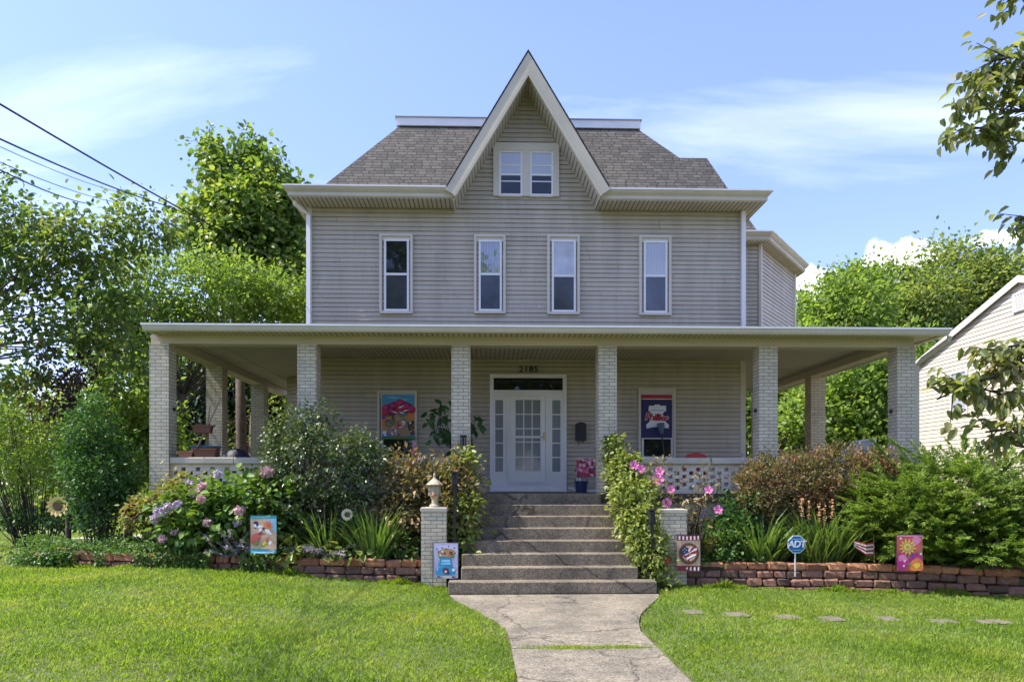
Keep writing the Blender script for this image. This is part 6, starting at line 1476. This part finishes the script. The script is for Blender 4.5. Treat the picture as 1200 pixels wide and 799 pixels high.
y0, y1, z0, z1 = side_rect(1189, 1207, 342, 364); mb = MB(); side_frame(mb, y0, y1, z0, z1, .05, .003, .06)
for k in range(7): zz_ = z0 + .05 + (z1 - z0 - .1) * k / 7; mb.box(XN - .05, XN - .028, y0 + .05, y1 - .05, zz_, zz_ + .035)
mb.build('gable_vent', M['white'], nb)
# pale driveway behind the hedge
mb = MB(); mb.prism([(-26, 20.5, .335), (-26, 24.5, .335), (-9.5, 24.5, .345), (-9.5, 20.5, .345)][::-1], (0, 0, -.06)); structure(mb, 'driveway', mat_plain('pale_gravel', (.5, .48, .44), .9, .2, 4, .3), 'pale driveway beyond the hedge at the left', 'driveway')


# ------------------------------------------------------------------ sky, sun, camera
world = bpy.data.worlds.new('World'); scene.world = world; world.use_nodes = True
nt = world.node_tree; nt.nodes.clear()
EL, AZ = R(57), R(-96)         # azimuth clockwise from +Y
out = nt.nodes.new('ShaderNodeOutputWorld'); bg = nt.nodes.new('ShaderNodeBackground')
sky = nt.nodes.new('ShaderNodeTexSky'); sky.sky_type = 'NISHITA'; sky.sun_disc = False
sky.sun_elevation = EL; sky.sun_rotation = AZ; sky.air_density = 1.0; sky.dust_density = 0.4; sky.ozone_density = 2.0
tc = nt.nodes.new('ShaderNodeTexCoord'); sx = nt.nodes.new('ShaderNodeSeparateXYZ'); nt.links.new(tc.outputs['Generated'], sx.inputs[0])
def math_(op, a, b=None, c=None):
    m = nt.nodes.new('ShaderNodeMath'); m.operation = op
    for i, v in enumerate((a, b, c)):
        if v is None: continue
        if isinstance(v, (int, float)): m.inputs[i].default_value = v
        else: nt.links.new(v, m.inputs[i])
    return m.outputs[0]
zz = math_('MAXIMUM', math_('ADD', sx.outputs[2], 0.12), 0.02)
cxx = math_('DIVIDE', sx.outputs[0], zz); cyy = math_('DIVIDE', sx.outputs[1], zz)
cb = nt.nodes.new('ShaderNodeCombineXYZ'); nt.links.new(math_('MULTIPLY', cxx, 0.55), cb.inputs[0]); nt.links.new(math_('MULTIPLY', cyy, 1.3), cb.inputs[1]); cb.inputs[2].default_value = 9.4
cn = noise(nt, cb.outputs[0], 0.9, 7, 0.55); cn.inputs['Distortion'].default_value = 0.6
cr = ramp(nt, [(0.53, (0, 0, 0)), (0.85, (0.34, 0.34, 0.34))]); nt.links.new(cn.outputs['Fac'], cr.inputs['Fac'])
sep = nt.nodes.new('ShaderNodeSeparateColor'); nt.links.new(cr.outputs['Color'], sep.inputs[0])
# low heaped clouds over the trees to the right
az = math_('DIVIDE', sx.outputs[0], math_('MAXIMUM', sx.outputs[1], 0.05))
cn2 = noise(nt, tc.outputs['Generated'], 24.0, 7, 0.6)
def blob(a0, e0, ra, re):
    da = math_('DIVIDE', math_('SUBTRACT', az, a0), ra); de = math_('DIVIDE', math_('SUBTRACT', math_('DIVIDE', sx.outputs[2], math_('MAXIMUM', sx.outputs[1], 0.05)), e0), re)
    d2 = math_('ADD', math_('MULTIPLY', da, da), math_('MULTIPLY', de, de))
    return math_('SUBTRACT', 1.0, d2)
def dirpx(px, py):
    p = W(px, py, 100); return p.x / 100, (p.z - EYE) / 100
b1 = blob(*dirpx(1062, 305), 0.085, 0.040); b2 = blob(*dirpx(960, 335), 0.09, 0.03); b3 = blob(*dirpx(1160, 280), 0.05, 0.016)
mx = math_('MAXIMUM', math_('MAXIMUM', b1, b2), b3)
mx = math_('MAXIMUM', mx, -1.0)
cu = math_('ADD', mx, math_('MULTIPLY', math_('SUBTRACT', cn2.outputs['Fac'], 0.5), 3.4))
mr = nt.nodes.new('ShaderNodeMapRange'); mr.inputs[1].default_value = 0.2; mr.inputs[2].default_value = 1.3; mr.clamp = True; nt.links.new(cu, mr.inputs[0])
cloud = math_('MAXIMUM', sep.outputs[0], math_('MULTIPLY', mr.outputs[0], 0.95))
SKYGAIN = (0.81, 0.735, 0.90)
skyc = mixc(nt, sky.outputs[0], SKYGAIN, 1.0, 'MULTIPLY')
hz = ramp(nt, [(0.0, (0.80, 0.80, 0.95)), (0.22, (0.84, 0.84, 0.98)), (0.5, (1, 1, 1))]); nt.links.new(math_('MAXIMUM', sx.outputs[2], 0.0), hz.inputs['Fac'])
skyc = mixc(nt, skyc, hz.outputs['Color'], 1.0, 'MULTIPLY')
fin = mixc(nt, skyc, (8.0, 8.0, 8.3), cloud)
nt.links.new(fin, bg.inputs['Color']); bg.inputs['Strength'].default_value = 0.135
nt.links.new(bg.outputs[0], out.inputs['Surface'])

sl = bpy.data.lights.new('sun', 'SUN'); sl.energy = 2.7; sl.angle = R(0.6); sl.color = (1.0, 0.93, 0.82)
so = bpy.data.objects.new('sun', sl); COL.objects.link(so)
to_sun = Vector((math.cos(EL) * math.sin(AZ), math.cos(EL) * math.cos(AZ), math.sin(EL)))
so.rotation_euler = to_sun.to_track_quat('Z', 'Y').to_euler(); so.location = to_sun * 50

cam = bpy.data.cameras.new('camera'); cam.sensor_width = 36; cam.lens = 36 * F / 1200; cam.shift_y = (HY - 399.5) / 1200; cam.clip_end = 3000; cam.clip_start = 0.05
co_ = bpy.data.objects.new('camera', cam); COL.objects.link(co_); co_.location = (0, 0, EYE); co_.rotation_euler = (R(90), 0, -PSI)
scene.camera = co_
scene.view_settings.view_transform = 'Standard'; scene.view_settings.look = 'None'; scene.view_settings.exposure = 1.65; scene.view_settings.gamma = 1
scene.cycles.use_denoising = True; scene.cycles.max_bounces = 7; scene.cycles.transparent_max_bounces = 4
scene.cycles.diffuse_bounces = 4; scene.cycles.glossy_bounces = 3
